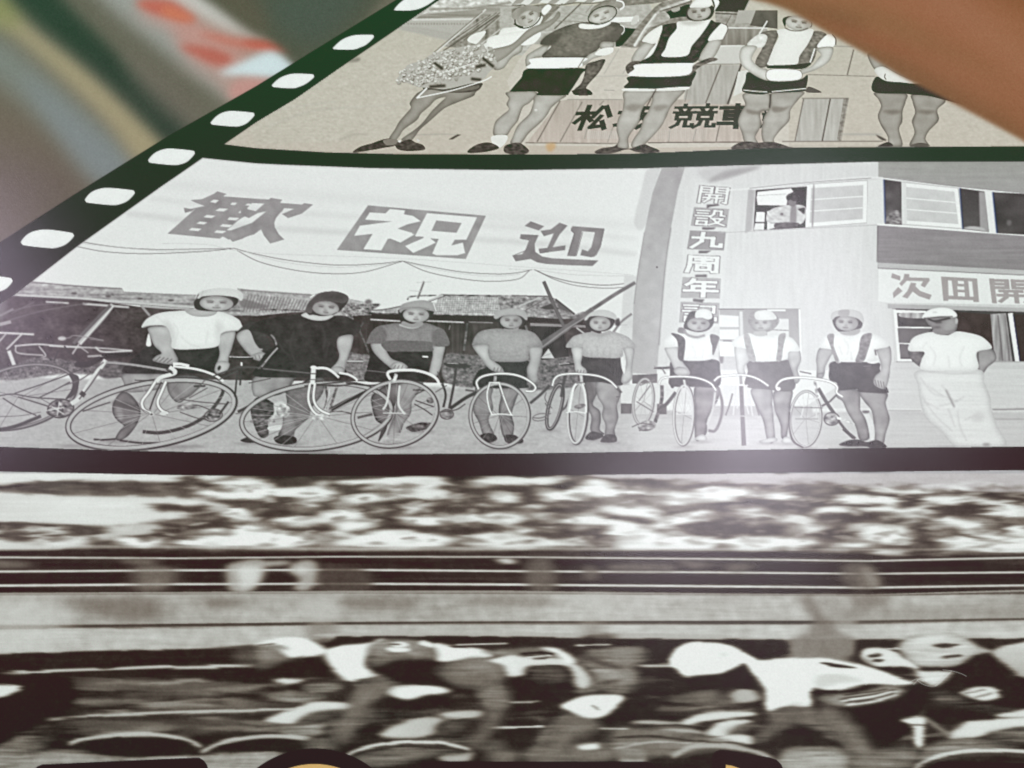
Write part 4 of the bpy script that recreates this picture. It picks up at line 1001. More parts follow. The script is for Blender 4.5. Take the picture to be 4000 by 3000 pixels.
VS = [('kai', "1612 262 1915 286 1888 446 1582 432"), ('setsu', "1580 462 1884 478 1864 640 1550 624"), ('kyuu', "1545 664 1856 676 1838 838 1518 826"),
      ('shuu', "1508 866 1826 878 1814 1044 1488 1036"), ('nen', "1480 1068 1812 1080 1802 1254 1462 1248"), ('ki', "1462 1282 1800 1292 1790 1472 1448 1462")]
for n_, q_ in VS:
    a_ = P(q_)
    use(sg)
    if n_ in ('kyuu',):
        poly(a_, .56, sm=0, al=.9)
    elif n_ in ('setsu', 'nen', 'ki'):
        poly(a_, .60, sm=0, al=.75)
    c_ = a_.mean(0); ins = c_ + (a_ - c_) * .86
    glyph(n_, ins, .46, w=21 if n_ not in ('kai', 'setsu', 'ki') else 16)
    glyph(n_, ins, .91, w=15 if n_ not in ('kai', 'setsu', 'ki') else 10)
for a_ in ("1690 440 1790 435 1800 448 1720 460 1690 475", "1650 635 1770 640 1750 655 1690 660 1650 655", "1620 840 1730 840 1690 862 1620 862", "1590 1048 1690 1045 1690 1070 1590 1068", "1570 1255 1670 1262 1650 1290 1570 1280"):
    poly(a_, .38, sm=0, bl=1.5, **q)

# upper storey windows
view(*M3_)
use(bld)
poly("960 72 4000 60 4000 480 2212 355 1600 285 960 205", (.61, .625, .60), sm=0, gv=.64, tex=('h', .006))
line("-350 315 0 292 500 235 950 208 1600 290 2212 350 3000 430", 14, .90, bl=1.5, **q)
line("-150 300 350 250 900 212", 5, .55, bl=1, **q); line("1000 205 1600 280 2212 340", 5, .5, bl=1, **q)
poly("950 620 3500 780 3500 1100 2212 1052 955 990", (.56, .555, .56), sm=0, tex=('h', .010, 'H', .004), gv=.53)
poly("955 945 2212 1010 3500 1060 3500 1100 2212 1055 960 995", .74, sm=0, tex=('h', .01)); line("955 992 2212 1053 3000 1090", 5, .42, bl=1, **q)
line("955 625 950 940", 8, .42, bl=1.5, **q)
line("950 612 1600 660 2212 705 3000 760", 16, .93, **q)
line("-420 685 0 665 950 618", 6, .72, bl=1, **q)
wn1 = reg('window', mid, 'open upstairs window with a man leaning out')
view(*M2_)
poly("2050 310 2110 315 2080 660 2020 690 2030 560", .70, bl=2, sm=0, **q)
poly("2115 315 2560 285 2545 640 2095 665", .22, sm=0)
poly("2130 330 2420 300 2440 330 2400 350 2380 450 2130 445 2120 380", .94, sm=0); line("2125 362 2380 350", 4, .7, **q)
poly("2120 505 2195 505 2190 590 2110 590", .92, sm=0); poly("2110 600 2190 600 2185 660 2095 662", .90, sm=0); poly("2212 500 2260 480 2240 610 2212 600", .9, sm=0); line("2115 490 2212 505", 10, .25, **q)
view(*M3_)
poly("0 600 75 600 80 640 0 660", .90, sm=0)
wman = reg('person', mid, 'man in white shirt leaning in the open upstairs window')
poly("0 520 60 470 150 450 230 440 330 460 330 560 290 610 200 600 80 600 0 590", .80, tex=('s', .03))
oval(128, 524, 13, 11, .35, bl=2, **q); poly("210 450 250 450 250 600 200 600", .55, bl=2, **q); poly("270 480 325 470 320 520 290 500", .22, bl=1.5, **q)
poly("175 400 215 395 250 410 245 450 205 455 180 430", .48, bl=1.5)
poly("165 372 200 345 255 355 265 400 235 412 200 398 178 408", .26, tex=('s', .03)); poly("80 600 270 600 230 640 80 650", .35, tex=('s', .03), **q)
def win(q_, label, fill=.80, bars=3):
    a = P(q_)
    i = reg('window', mid, label)
    poly(a, .93, sm=0)
    c = a.mean(0)
    b = c + (a - c) * np.array([.86, .80])
    poly(b, fill, sm=0, tex=('m', .008), gv=fill - .03)
    for k in range(1, bars):
        t = k / bars
        line([b[0] * (1 - t) + b[3] * t, b[1] * (1 - t) + b[2] * t], 9, .93, lab=False)
    line(a, 5, .68, sm=0, lab=False)
    return i
win("345 265 868 232 862 600 330 640", 'closed pale upstairs window left of the building corner')
poly("395 300 410 300 400 605 385 605", .62, bl=1.5, **q)
poly("870 235 1000 222 1008 605 862 612", .87, sm=0, **q)
reg('window', mid, 'dark open gap of the corner upstairs window')
poly("1010 225 1160 245 1165 612 1022 602", .30, sm=0, gv=.40, tex=('m', .02)); line("1010 225 1020 600", 10, (.12, .2, .38), bl=2, **q); line("1015 605 1165 615", 5, .2, **q)
poly("1080 500 1150 500 1150 600 1030 600 1040 540", .5, tex=('s', .08), bl=1.5, **q)
win("1165 248 1650 300 1690 650 1168 612", 'closed pale upstairs window right of the building corner', .82)
poly("1160 250 1200 252 1205 612 1165 610", .86, sm=0, **q)
reg('window', mid, 'dark upstairs window with a plank standing inside')
poly("1665 300 1880 330 1915 680 1690 655", .28, sm=0, gv=.34); line("1665 300 1690 655", 9, (.13, .2, .36), bl=2, **q)
poly("1830 330 1890 335 1915 680 1840 670", .62, sm=0, bl=2); poly("1700 650 1760 630 1850 640 1880 668", .74, bl=2, **q)
poly("1880 328 1945 335 1985 690 1920 680", .90, sm=0, **q)
reg('window', mid, 'dark upstairs window at the right edge')
poly("1950 335 4000 440 4000 800 1985 690", .28, sm=0, tex=('b', .03)); line("1950 335 1985 690", 10, (.12, .2, .38), bl=2, **q); oval(2090, 600, 22, 26, .42, bl=3, **q)

# board with the three characters
bd = reg('signboard', mid, 'white board with grey characters above the ground floor window')
poly("960 1000 2212 1058 3500 1110 3500 1345 2212 1310 1040 1290 960 1280", .90, sm=0)
ck = (.64, .625, .62)
reg('signboard_character', bd); REG[cur]['parent'] = mid; REG[cur]['label'] = 'leftmost grey character on the office signboard'; REG[cur]['group'] = 'grey characters on the office signboard'
for a_ in ("1078 1036 1150 1062 1148 1100 1070 1075", "1130 1155 1168 1190 1090 1252 1085 1205", "1185 1042 1228 1045 1225 1072 1400 1078 1402 1100 1360 1160 1325 1142 1345 1105 1205 1102 1160 1148 1140 1125 1175 1085",
           "1240 1118 1285 1122 1280 1150 1320 1190 1420 1225 1400 1265 1310 1235 1255 1195 1210 1255 1165 1240 1210 1190"):
    poly(a_, ck, sm=0)
reg('signboard_character', mid, 'boxed middle character on the office signboard', 'grey characters on the office signboard')
polys(["1500 1065 1812 1082 1828 1285 1780 1285 1778 1270 1565 1262 1560 1275 1520 1275"], ck)
poly("1560 1098 1592 1100 1608 1232 1565 1230", .90, sm=0, lab=False); poly("1735 1105 1768 1107 1782 1240 1748 1240", .90, sm=0, lab=False)
poly("1645 1102 1698 1105 1700 1130 1648 1128", .90, sm=0, lab=False); poly("1640 1150 1700 1152 1703 1180 1642 1178", .90, sm=0, lab=False); poly("1645 1200 1705 1203 1706 1238 1646 1235", .90, sm=0, lab=False)
reg('signboard_character', mid, 'third character on the office signboard, cut by the right edge', 'grey characters on the office signboard')
glyph('kai', "1915 1085 2270 1095 2290 1300 1940 1290", ck, w=12)

# ground floor: door, windows
view(*B2 if False else (3000, 1100))
reg('window', mid, 'ground floor sash window behind the man in white')
poly("1040 195 3500 270 3500 310 1040 235", .70, sm=0, tex=('h', .01))
poly("1075 235 3500 300 3500 700 1100 700", .28, sm=0, tex=('m', .015)); 
poly("1065 235 1110 240 1140 690 1100 700", .82, sm=0); poly("1090 245 1370 255 1370 275 1120 275 1150 670 1250 670 1250 695 1125 695", .93, sm=0)
line("1120 398 1420 402", 13, .92, **q); line("1125 535 1240 540", 13, .90, **q); poly("1150 275 1350 280 1345 320 1160 310", .66, tex=('v', .06), **q)
poly("1125 405 1420 410 1300 530 1135 530", .42, sm=0, **q); poly("1145 545 1225 548 1225 660 1150 660", .42, sm=0, **q)
poly("1640 265 1925 285 1960 690 1880 560 1700 470 1640 440", (.26, .21, .205), sm=0, tex=('m', .01))
poly("1925 285 2060 275 2115 700 1960 690", .62, sm=0, tex=('v', .06)); line("1990 290 2030 690", 10, .36, bl=2, **q); line("2050 290 2090 690", 8, .4, bl=2, **q)
line("2098 275 2160 700", 44, .93, **q); poly("2120 285 3000 300 3000 690 2175 690", (.25, .205, .20), sm=0)
line("2125 290 2180 690", 9, (.15, .15, .3), **q)
poly("1080 700 1300 695 1330 750 1070 745", .70, sm=0); poly("1930 690 3000 700 3000 760 1900 750", .66, sm=0); line("1070 748 1320 752", 6, .45, **q); line("1900 752 3000 762", 6, .45, **q)
poly("975 240 1065 235 1110 700 1060 1130 990 1100", .85, sm=0, al=.5, bl=2, **q)
reg('doorway', mid, 'grey doorway with a paned door behind the riders in shoulder straps')
view(2000, 1100)
poly("1800 235 2495 235 2495 760 1800 760", .66, sm=0, gv=.80)
poly("1800 290 1965 300 1965 395 1800 395", .90, sm=0); poly("1800 415 1965 415 1965 500 1800 500", .90, sm=0); line("1985 260 1995 700", 26, .84, **q); line("2015 270 2015 420", 8, .6, **q)
line("1790 240 2212 240", 8, .45, **q); line("1830 515 1905 517", 9, .35, bl=1.5, **q); poly("1800 610 1830 600 1830 700 1800 700", .5, bl=2, **q); poly("1800 520 1980 525 1980 650 1800 650", .9, sm=0, **q)
view(3000, 1100)
poly("-200 240 285 235 285 700 -200 700", .62, sm=0, gv=.72); poly("0 320 185 325 190 520 0 520", .86, sm=0, **q); line("30 418 185 425", 6, .45, **q); line("0 250 160 250", 16, .93, **q)
line("278 240 290 650", 14, .93, **q)
# lower wall lines and kerb
use(mid)
poly("940 700 4000 700 4000 1110 2212 1100 1950 1105 1000 1100 300 1100", .815, sm=0, tex=('h', .006), al=.9, **q)
for a_ in ("1060 760 1300 765", "1950 830 2400 835", "1950 900 2400 905", "1960 960 2400 965"):
    line(a_, 5, .80, bl=2, **q)
line("1040 1118 1330 1120", 8, .55, bl=2, **q); line("1940 1108 2060 1108 2212 1105 2600 1100", 10, .42, bl=2, **q)

# ground
view(*(0, 1100))
reg('ground', mid, 'pale gravel forecourt under the bicycles')
poly("-400 900 0 860 350 835 800 850 1100 830 2000 840 2400 880 3400 900 4300 930 5400 880 5700 990 5400 1060 6000 1150 7500 1130 8000 1125 8800 1135 9300 1125 9300 1700 -400 1700", .70, sm=0, bl=(4, 4), tex=('h', .006, 's', .012), gv=.73)
poly("5400 1170 6400 1160 7600 1130 9300 1140 9300 1700 5600 1700", .79, sm=0, bl=(30, 14), tex=('h', .008), **q)
line("8590 1190 9300 1195", 8, .62, bl=2, **q)
view(2000, 1100)
poly("1040 810 1260 800 1260 880 1045 885", .40, sm=0, tex=('m', .02)); poly("940 900 1260 880 1900 900 2212 920 2212 1060 1040 1060 945 1060", .86, sm=0)
for a_ in ("945 1055 1040 1058 1040 1145 945 1145", "1255 1060 1340 1060 1340 1150 1250 1150", "1590 1070 1700 1075 1700 1160 1590 1160"):
    poly(a_, .38, sm=0, tex=('m', .02))
poly("1040 1060 1260 1060 1255 1150 1040 1150", .80, sm=0); poly("1700 1075 2600 1080 2600 1160 1700 1160", .72, sm=0, bl=3)

# shed, dark yard wall, roofs
view(0, 1100)
shed = reg('shed', mid, 'long low roofed shed with dark open interior at the left')
poly("-200 260 100 120 700 150 1200 220 1720 250 2300 260 2700 260 3300 270 4212 270 5200 300 5200 880 2300 860 1000 830 600 760 -200 860", (.29, .265, .262), sm=0, tex=('m', .015, 's', .015))
poly("-200 100 0 120 60 150 20 330 -200 500", .42, bl=10, **q)
poly("-200 60 280 5 680 40 1060 62 1080 95 1700 120 2100 150 2300 160 2300 290 2000 300 1700 230 1200 190 700 140 100 120 -200 100", .64, sm=0, tex=('h', .05, 's', .04))
line("100 118 700 150 1300 195 1690 225", 18, .78, bl=1.5, **q); line("280 8 680 42 1060 65", 9, .48, bl=1.5, **q); line("1080 95 1400 110 1700 122", 6, .5, bl=1.5, **q)
line("100 132 700 168 1300 210 1690 240", 6, .32, bl=1.5, **q)
for x_, y_ in ((645, 105), (940, 130), (1215, 150), (1480, 165)):
    oval(x_, y_, 26, 9, .35, bl=2, **q)
for a_, w_, t_ in (("400 178 600 190", 14, .80), ("720 195 1120 225", 18, .78), ("980 200 880 330 690 540", 40, .74), ("960 210 840 330 640 540", 30, .40), ("985 215 700 545", 8, .88), ("690 540 630 630", 12, .8), ("1220 205 1300 300", 20, .62),
                   ("1240 215 1400 230 1640 240", 16, .7), ("60 270 300 210 560 190", 6, .45), ("100 330 400 250 760 190", 8, .42), ("-100 440 300 460", 18, .80), ("-100 400 100 350", 30, .62), ("130 560 330 545 520 560 700 570", 14, .80), ("60 590 200 450", 16, .78),
                   ("80 600 140 760", 34, .82), ("140 560 160 620 380 640", 12, .72), ("340 560 400 640 360 660", 12, .75), ("430 560 900 580 1130 600", 12, .78), ("700 570 770 620", 10, .7), ("760 650 1150 630", 16, .7), ("830 570 900 610 1150 600", 16, .8),
                   ("0 300 120 240", 20, .5), ("0 520 60 450", 14, .7), ("510 495 600 490 660 470 900 510", 8, .6), ("780 500 900 515", 5, .6), ("990 230 1050 300", 4, .4), ("100 280 300 180", 5, .45)):
    line(a_, w_, t_, bl=1.6, **q)
oval(540, 495, 36, 18, .75, bl=2, **q)
poly("300 660 700 700 1000 760 1080 830 600 800 100 860 0 820", .42, tex=('s', .05, 'g', .03), bl=3, al=.9, **q)
poly("860 700 1080 700 1060 820 880 830", .38, tex=('s', .05), bl=3, **q)
use(shed)
view(1000, 1100)
r_ = reg('tiled_roof', mid, 'grey tiled roof behind the two riders on the left', 'tiled roofs behind the riders')
poly("-160 60 0 80 480 115 560 100 800 150 960 180 1000 240 1000 290 940 330 780 330 560 260 300 270 0 300 -130 290", .68, tex=('s', .03, 'g', .02), sm=0)
poly("-130 150 0 180 120 220 0 240 -130 220", .5, bl=3, **q); line("-130 75 480 118", 10, .5, bl=2, **q)
for i in range(34):
    line([(i * 28 - 60, 110 + i * 3), (i * 28 - 110, 265)], 9, .44, bl=1.2, al=.75, **q)
line("0 250 100 245 320 250 480 260", 12, .40, tex=('s', .12), **q)
poly("740 260 800 190 900 200 960 170 980 160 1000 190 1080 200 1000 260 1000 330 900 340 760 330", .52, tex=('s', .10, 'g', .06), bl=2)
r_ = reg('tiled_roof', mid, 'long pale tiled roof between the two middle riders', 'tiled roofs behind the riders')
poly("1600 112 1700 120 2212 125 2520 130 2580 160 2400 240 2330 310 2212 300 1560 290 1040 275 980 260 1240 220 1560 180", .70, sm=0, tex=('s', .05, 'g', .03))
for i in range(46):
    line([(1580 + i * 21, 135), (1560 + i * 21, 280)], 6, .52, bl=1, al=.7, **q)
for i in range(8):
    line([(1560, 145 + i * 18), (2360, 150 + i * 20)], 5, .86, bl=1, al=.5, **q)
line("1600 118 2212 128 2520 132", 15, .46, tex=('s', .08), **q); line("980 250 1100 245 1260 215", 10, .45, **q)
line("960 275 1240 282 1560 288 1900 300 2330 308", 9, .34, tex=('s', .08), **q)
line("1310 160 1350 130 1600 120", 14, .6, tex=('s', .15), **q); line("1490 170 1620 120", 16, .75, **q); line("1500 175 1640 125", 5, .3, **q)
line("1455 0 1400 150", 14, .42, bl=1.5, **q); line("1390 10 1520 5", 4, .75, **q); line("1330 80 1440 88", 5, .76, **q)
oval(975, 175, 30, 18, .5, bl=3, **q)
r_ = reg('tiled_roof', mid, 'gabled tiled roof left of the timber props', 'tiled roofs behind the riders')
view(2000, 1100)
poly("-120 125 0 122 320 128 380 150 545 285 620 262 680 262 640 320 120 330 80 300 -100 250", .58, sm=0, tex=('s', .07, 'g', .03))
poly("240 230 340 190 420 240 300 245", .30, sm=0, bl=1.5); line("60 215 280 125", 14, .74, **q); line("0 122 320 130", 9, .42, **q); line("380 155 545 285", 16, .26, **q); poly("380 160 545 285 420 240", .40, sm=0, **q)
line("120 250 300 150", 6, .38, **q); line("100 310 420 330", 10, .3, **q)
yard = reg('yard_wall', mid, 'dark boarded wall under the tiled roofs')
view(1000, 1100)
poly("840 300 960 292 2212 300 2700 330 2700 880 2300 900 940 860", (.275, .25, .245), sm=0, tex=('m', .015, 'v', .015))
poly("1000 285 1500 290 2330 312 2620 330 2600 355 1560 345 1000 330", (.24, .21, .21), sm=0)
line("990 330 1250 345", 13, .80, **q); line("1440 340 1800 355", 12, .80, **q); line("1840 352 2050 358", 8, .6, **q)
line("1830 360 1800 600", 18, .40, tex=('s', .06), **q); line("940 340 900 420 930 500 980 620", 14, .38, tex=('s', .06), **q); line("1680 380 1670 420", 8, .55, **q)
for i in range(14):
    line([(960 + i * 62, 362), (955 + i * 62, 640)], 5, .19 if i % 2 else .38, bl=1.2, al=.6, **q)
poly("760 620 900 630 980 640 1000 700 960 860 780 800", .50, tex=('s', .05, 'g', .03), bl=2, **q); line("780 690 930 692", 12, .75, **q); line("780 705 930 705", 6, .2, **q)
poly("1640 640 1880 640 2400 660 2500 900 1700 900", .46, tex=('s', .05, 'g', .03), bl=3, **q)
view(2000, 1100)
poly("100 660 520 640 540 740 560 900 200 940 120 900", .44, tex=('s', .05, 'g', .03), bl=3, **q)
poly("160 370 440 375 500 650 260 680 180 600", (.24, .222, .22), sm=0, tex=('m', .02), **q)
poly("160 360 470 372 640 380 640 400 160 385", .80, sm=0, al=.6, **q); line("120 380 155 500", 20, .45, **q)
poly("320 580 370 665 255 665", .80, sm=0, **q); line("270 650 350 620", 5, .6, **q)
poly("920 640 940 400 1040 400 1035 800 960 800", .84, sm=0, bl=2, **q)
tim = reg('timber_prop', mid, 'slanting timber props leaning on the gate post')
line("278 0 400 280 470 420", 30, .44, rim=(.1, 4)); line("1070 10 900 110 700 240", 30, .44, w1=34, tex=('m', .02)); line("700 240 480 400 250 560", 40, .46, w1=64, tex=('m', .03))
line("1040 280 950 350 880 440", 20, .52); line("560 400 640 460", 14, .75, **q)
line("660 300 480 410 250 580", 10, .62, bl=1, **q); line("640 380 1000 380", 1, .5, **q)

# ------------------------------------------------------------------ the riders of the middle photograph
def rider(label):
    return reg('person', mid, label)
LG = dict(rim=(.20, 8), tex=('m', .02, 'c', .015))
SK = dict(rim=(.20, 7), tex=('m', .015))
CL = dict(rim=(.08, 12))
DKC = dict(tex=('m', .010, 's', .008))
def folds(tone, *ls, w=7, al=.6):
    for a_ in ls:
        line(a_, w, tone, bl=3, al=al, lab=False)

use(mid)
for vx_, lst in ((0, "1030 1385 150 16|1300 1405 130 12|700 1420 200 14|1500 1430 300 14"), (1000, "250 1412 150 14|-60 1400 110 12|1150 1398 130 12|1430 1300 130 12|500 1480 300 12|1200 1440 200 12"),
                 (2000, "-200 1398 90 12|30 1405 100 12|700 1375 100 12|850 1398 100 12|560 1415 90 10|320 1290 80 10|1640 1390 90 8|1490 1432 90 9|-100 1448 150 11"), (3000, "0 1402 90 8|180 1408 80 8|800 1430 190 10|330 1444 90 8|1700 1436 330 10")):
    view(vx_, 1100)
    for b_ in lst.split('|'):
        x_, y_, rx_, ry_ = [float(v) for v in b_.split()]
        oval(x_, y_, rx_, ry_, .48, -1, bl=(14, 4), al=.55, lab=False)
view(0, 1100)
p1 = rider('rider in white shirt and pale helmet, leftmost of the line')
poly("1080 800 1420 800 1450 870 1400 930 1120 960 1075 880", 0.63, **LG); poly("1480 830 1700 820 1745 900 1650 980 1560 1050 1490 1010 1450 920", 0.56, **LG)
poly("1060 955 1130 975 1200 1060 1222 1150 1185 1230 1120 1272 1080 1250 1000 1180 975 1100 1000 1020", 0.46, gv=0.52, **LG); poly("1080 1250 1200 1210 1120 1330 1040 1375 1005 1350", 0.48, **LG)
poly("1000 1030 1200 1080 1200 1120 1000 1080", .28, bl=5, al=.6, **q); poly("1010 1100 1060 1110 1070 1190 1040 1200", .62, bl=4, al=.7, **q)
line("815 1366 900 1370 1010 1362", 14, .22, bl=1.5); line("1040 1375 1200 1395 1380 1398", 14, .24, bl=1.5)
poly("1290 550 1380 570 1480 640 1510 575 1890 555 1905 640 1870 780 1640 800 1380 800 1070 790 1120 700 1230 600", .235, **DKC)
poly("1290 400 1440 390 1490 470 1500 580 1545 680 1500 722 1330 690 1355 645 1400 620 1340 560 1300 470", 0.77, gh=0.67, **SK)
for k in range(4):
    line([(1345 + k * 34, 695 + k * 4), (1392 + k * 34, 652 + k * 6)], 7, .38, bl=1.2, **q)
poly("1290 450 1312 552 1268 552", .90, **q)
poly("1905 460 2032 428 2012 560 1982 650 1975 720 1925 785 1858 775 1880 700 1900 620 1888 540", 0.79, gv=0.71, **SK)
poly("1860 760 1880 700 1950 690 1990 720 1950 790 1880 800", 0.77, **SK); oval(1898, 750, 14, 22, .25, 20, bl=1.5, **q)
poly("1230 385 1280 320 1400 270 1620 250 1700 240 1880 258 1990 290 2050 320 2080 350 2092 422 1965 435 1908 465 1885 560 1700 587 1500 582 1486 500 1440 392 1310 385 1240 402", .925, **CL)
poly("1430 320 1500 400 1520 500 1500 580 1480 480 1430 400", .80, bl=8, al=.7, **q); poly("1880 330 1940 400 1900 470 1890 520 1860 430", .82, bl=8, al=.7, **q)
line("1240 398 1310 386 1440 394", 6, .5, bl=1.5, **q); line("1910 462 1965 437 2090 424", 6, .5, bl=1.5, **q)
folds(.78, "1500 360 1540 420 1530 500", "1480 430 1500 480", "1860 380 1900 420"); 
poly("1600 252 1660 245 1860 245 1882 262 1840 296 1740 308 1650 292", .74, rim=(.08, 8))
poly("1678 200 1690 160 1740 128 1900 118 2040 140 2058 185 2000 232 1940 258 1720 250", .26)
face(1872, 192, 290, 128, 2, .74, .34)
poly("1690 140 1730 92 1850 62 1980 62 2080 88 2105 130 2085 170 2040 140 1900 124 1760 130 1720 150", .90, **CL)
line("1760 80 1740 128", 5, .7, bl=2, **q); line("1720 108 1700 150", 8, .4, tex=('s', .2), bl=1, **q)

view(1000, 1100)
p2 = rider('rider in dark shirt and dark helmet, second from the left')
poly("0 822 330 822 320 862 260 950 190 985 60 995 -20 980", 0.68, gh=0.56, **LG); poly("20 1000 150 1050 172 1130 110 1200 112 1330 40 1345 -20 1220 -40 1100", .34, tex=('s', .05), rim=(.08, 8))
poly("160 1060 240 1040 250 1120 180 1150 130 1230 160 1130", .82, bl=1.5); poly("110 1260 240 1240 230 1280 130 1290", .86)
poly("270 940 420 870 560 830 605 900 560 1000 480 1100 460 1180 350 1280 322 1345 200 1335 232 1250 240 1150 270 1050", .48, tex=('s', .02), **{'rim': (.12, 9)}); poly("250 1180 300 1150 330 1250 240 1320 230 1250", .60, bl=5, al=.7, **q)
poly("160 1352 220 1330 330 1342 358 1372 340 1402 250 1412 180 1392", .24, tex=('s', .03)); poly("-130 1375 -60 1345 0 1352 25 1388 -60 1396", .25)
poly("-168 470 -60 395 -5 440 10 520 62 610 122 650 60 682 -20 662 -100 590", 0.71, **SK)
poly("-160 440 -40 345 60 420 130 560 150 700 90 640 0 540 -60 420", .27, **DKC)
poly("-30 640 30 615 100 625 120 655 60 690 -20 675", 0.75, **SK)
for k in range(3):
    line([(-5 + k * 34, 640), (5 + k * 34, 675)], 5, .4, bl=1, **q)
poly("100 325 260 300 390 283 440 320 560 342 665 303 760 298 850 335 905 380 870 465 720 482 692 560 705 640 745 700 765 820 400 832 0 822 20 720 100 600 160 560 120 480 30 440 -60 420 0 360", .225, gh=.25, **DKC)
line("130 460 165 500 180 555", 14, .56, tex=('s', .1), bl=1.5, **q)
poly("720 482 836 465 832 560 800 650 772 760 752 795 670 772 648 758 700 700 722 640 702 560", 0.79, gh=0.71, **SK); poly("650 755 700 735 760 750 750 800 670 790", 0.77, **SK)
poly("392 292 432 270 480 280 560 300 660 288 668 305 600 337 500 337 420 312", .84, rim=(.08, 6)); 
poly("435 255 450 195 500 140 560 100 680 88 780 118 802 160 765 220 700 275 600 300 500 290 460 290", .27)
face(603, 232, 235, 128, 6, .70, .34)
poly("430 262 448 200 500 140 560 100 680 86 780 116 802 158 760 190 700 182 600 172 530 184 495 215 480 275", .32, rim=(-.06, 10), tex=('m', .01)); line("455 150 520 110", 8, .85, tex=('s', .2), bl=1, **q)
line("700 270 660 290", 6, .3, **q)

p3 = rider('rider in two tone grey shirt and grey helmet, third from the left')
poly("1010 980 1180 870 1262 880 1232 1000 1192 1100 1152 1200 1122 1300 1060 1385 1090 1250 1040 1200 1008 1100", 0.44, **LG); poly("1250 880 1442 870 1405 960 1352 1040 1342 1140 1282 1230 1240 1322 1140 1345 1160 1240 1200 1150 1220 1000", 0.62, **LG)
poly("1120 1340 1240 1308 1252 1350 1222 1392 1080 1396", .70, tex=('s', .04)); poly("1300 1262 1420 1222 1520 1225 1545 1250 1460 1282 1360 1302", .34, tex=('s', .08))
poly("990 640 1020 600 1510 598 1500 700 1485 800 1460 862 1180 872 950 862 960 760 975 700", .225, **DKC); line("1440 650 1490 654", 14, .93, **q)
poly("1000 535 1112 530 1130 600 1180 670 1280 708 1312 750 1200 765 1130 722 1060 660 1010 600", 0.77, gv=0.71, **SK); poly("1160 740 1200 700 1270 706 1312 748 1250 770 1190 765", 0.77, **SK)
poly("1530 558 1632 553 1622 640 1602 740 1562 822 1498 812 1510 730 1530 640", 0.75, **SK)
for k in range(3):
    line([(1190 + k * 34, 760), (1210 + k * 32, 725)], 6, .4, bl=1, **q)
poly("958 530 1000 440 1060 390 1130 375 1240 362 1350 400 1450 358 1560 390 1630 430 1672 552 1530 562 1522 602 1300 607 1130 602 1112 535 980 537", .56, tex=('g', .008), rim=(.08, 12))
poly("1112 518 1500 522 1525 565 1520 602 1300 606 1132 600", .43, tex=('g', .008), **q); poly("1080 400 1130 440 1120 520 1100 480", .38, bl=4, al=.7, **q); poly("1530 420 1570 470 1535 550 1520 480", .40, bl=4, al=.7, **q)
poly("960 528 1000 440 1060 392 1110 430 1108 530 980 536", .46, tex=('g', .008), **q); poly("1545 430 1600 410 1640 440 1670 550 1540 560 1530 500", .46, tex=('g', .008), **q)
line("1240 375 1300 395 1360 402 1420 385", 16, .74, bl=1, **q)
poly("1275 345 1350 368 1430 340 1440 380 1350 400 1260 375", .62)
poly("1232 270 1250 240 1400 225 1530 240 1540 270 1500 330 1440 350 1330 352 1270 330", .24)
face(1385, 292, 225, 128, 2, .74, .30); poly("1240 245 1265 200 1340 175 1440 163 1520 180 1552 220 1560 262 1500 252 1400 235 1290 245 1250 272", .70, **CL)
line("1535 190 1560 260", 8, .92, bl=1, **q); line("1240 250 1290 232 1400 226 1500 240", 6, .5, bl=1.5, **q)

view(2000, 1100)
p4 = rider('rider in light grey shirt and pale helmet, fourth from the left')
poly("-300 900 -165 915 -175 1000 -160 1100 -200 1200 -150 1335 -240 1335 -282 1220 -332 1120 -322 1020", 0.56, **LG); poly("-95 915 65 920 32 1040 2 1150 22 1250 0 1352 -72 1342 -102 1220 -112 1100 -92 1000", 0.52, **LG)
poly("-272 1332 -200 1310 -140 1332 -130 1372 -200 1397 -262 1382", .24, tex=('s', .03)); poly("-62 1332 20 1328 60 1350 102 1372 80 1402 -40 1397", .24, tex=('s', .03))
poly("-195 685 138 685 132 800 132 880 122 922 -200 922 -335 900 -292 780 -215 740", .235, **DKC)
poly("-330 552 -200 548 -198 620 -150 690 -88 740 -68 792 -150 782 -212 740 -262 670 -322 590", 0.75, **SK)
poly("150 568 262 568 252 680 222 800 232 860 182 892 150 850 130 760 160 680", 0.75, gv=0.69, **SK)
for k in range(3):
    line([(-160 + k * 32, 780), (-145 + k * 30, 745)], 6, .4, bl=1, **q)
poly("-343 545 -312 470 -250 425 -110 408 0 425 60 413 160 430 222 470 267 562 160 582 137 682 0 697 -172 685 -202 600 -202 548 -332 552", .66, tex=('g', .008), rim=(.10, 12))
folds(.50, "-190 470 -170 520", "-160 600 -60 620 60 610", "-150 640 -40 650 80 640", "150 470 160 520 140 580", w=6)
poly("-60 395 0 412 60 390 50 425 0 432 -60 420", .62)
poly("-150 330 -120 290 0 280 110 290 120 330 80 385 0 412 -90 400 -110 360", .24)
face(-5, 346, 190, 125, 2, .70, .32); poly("-155 310 -130 260 -60 240 20 233 100 250 137 300 128 338 80 302 0 287 -80 300 -130 325", .76, **CL)

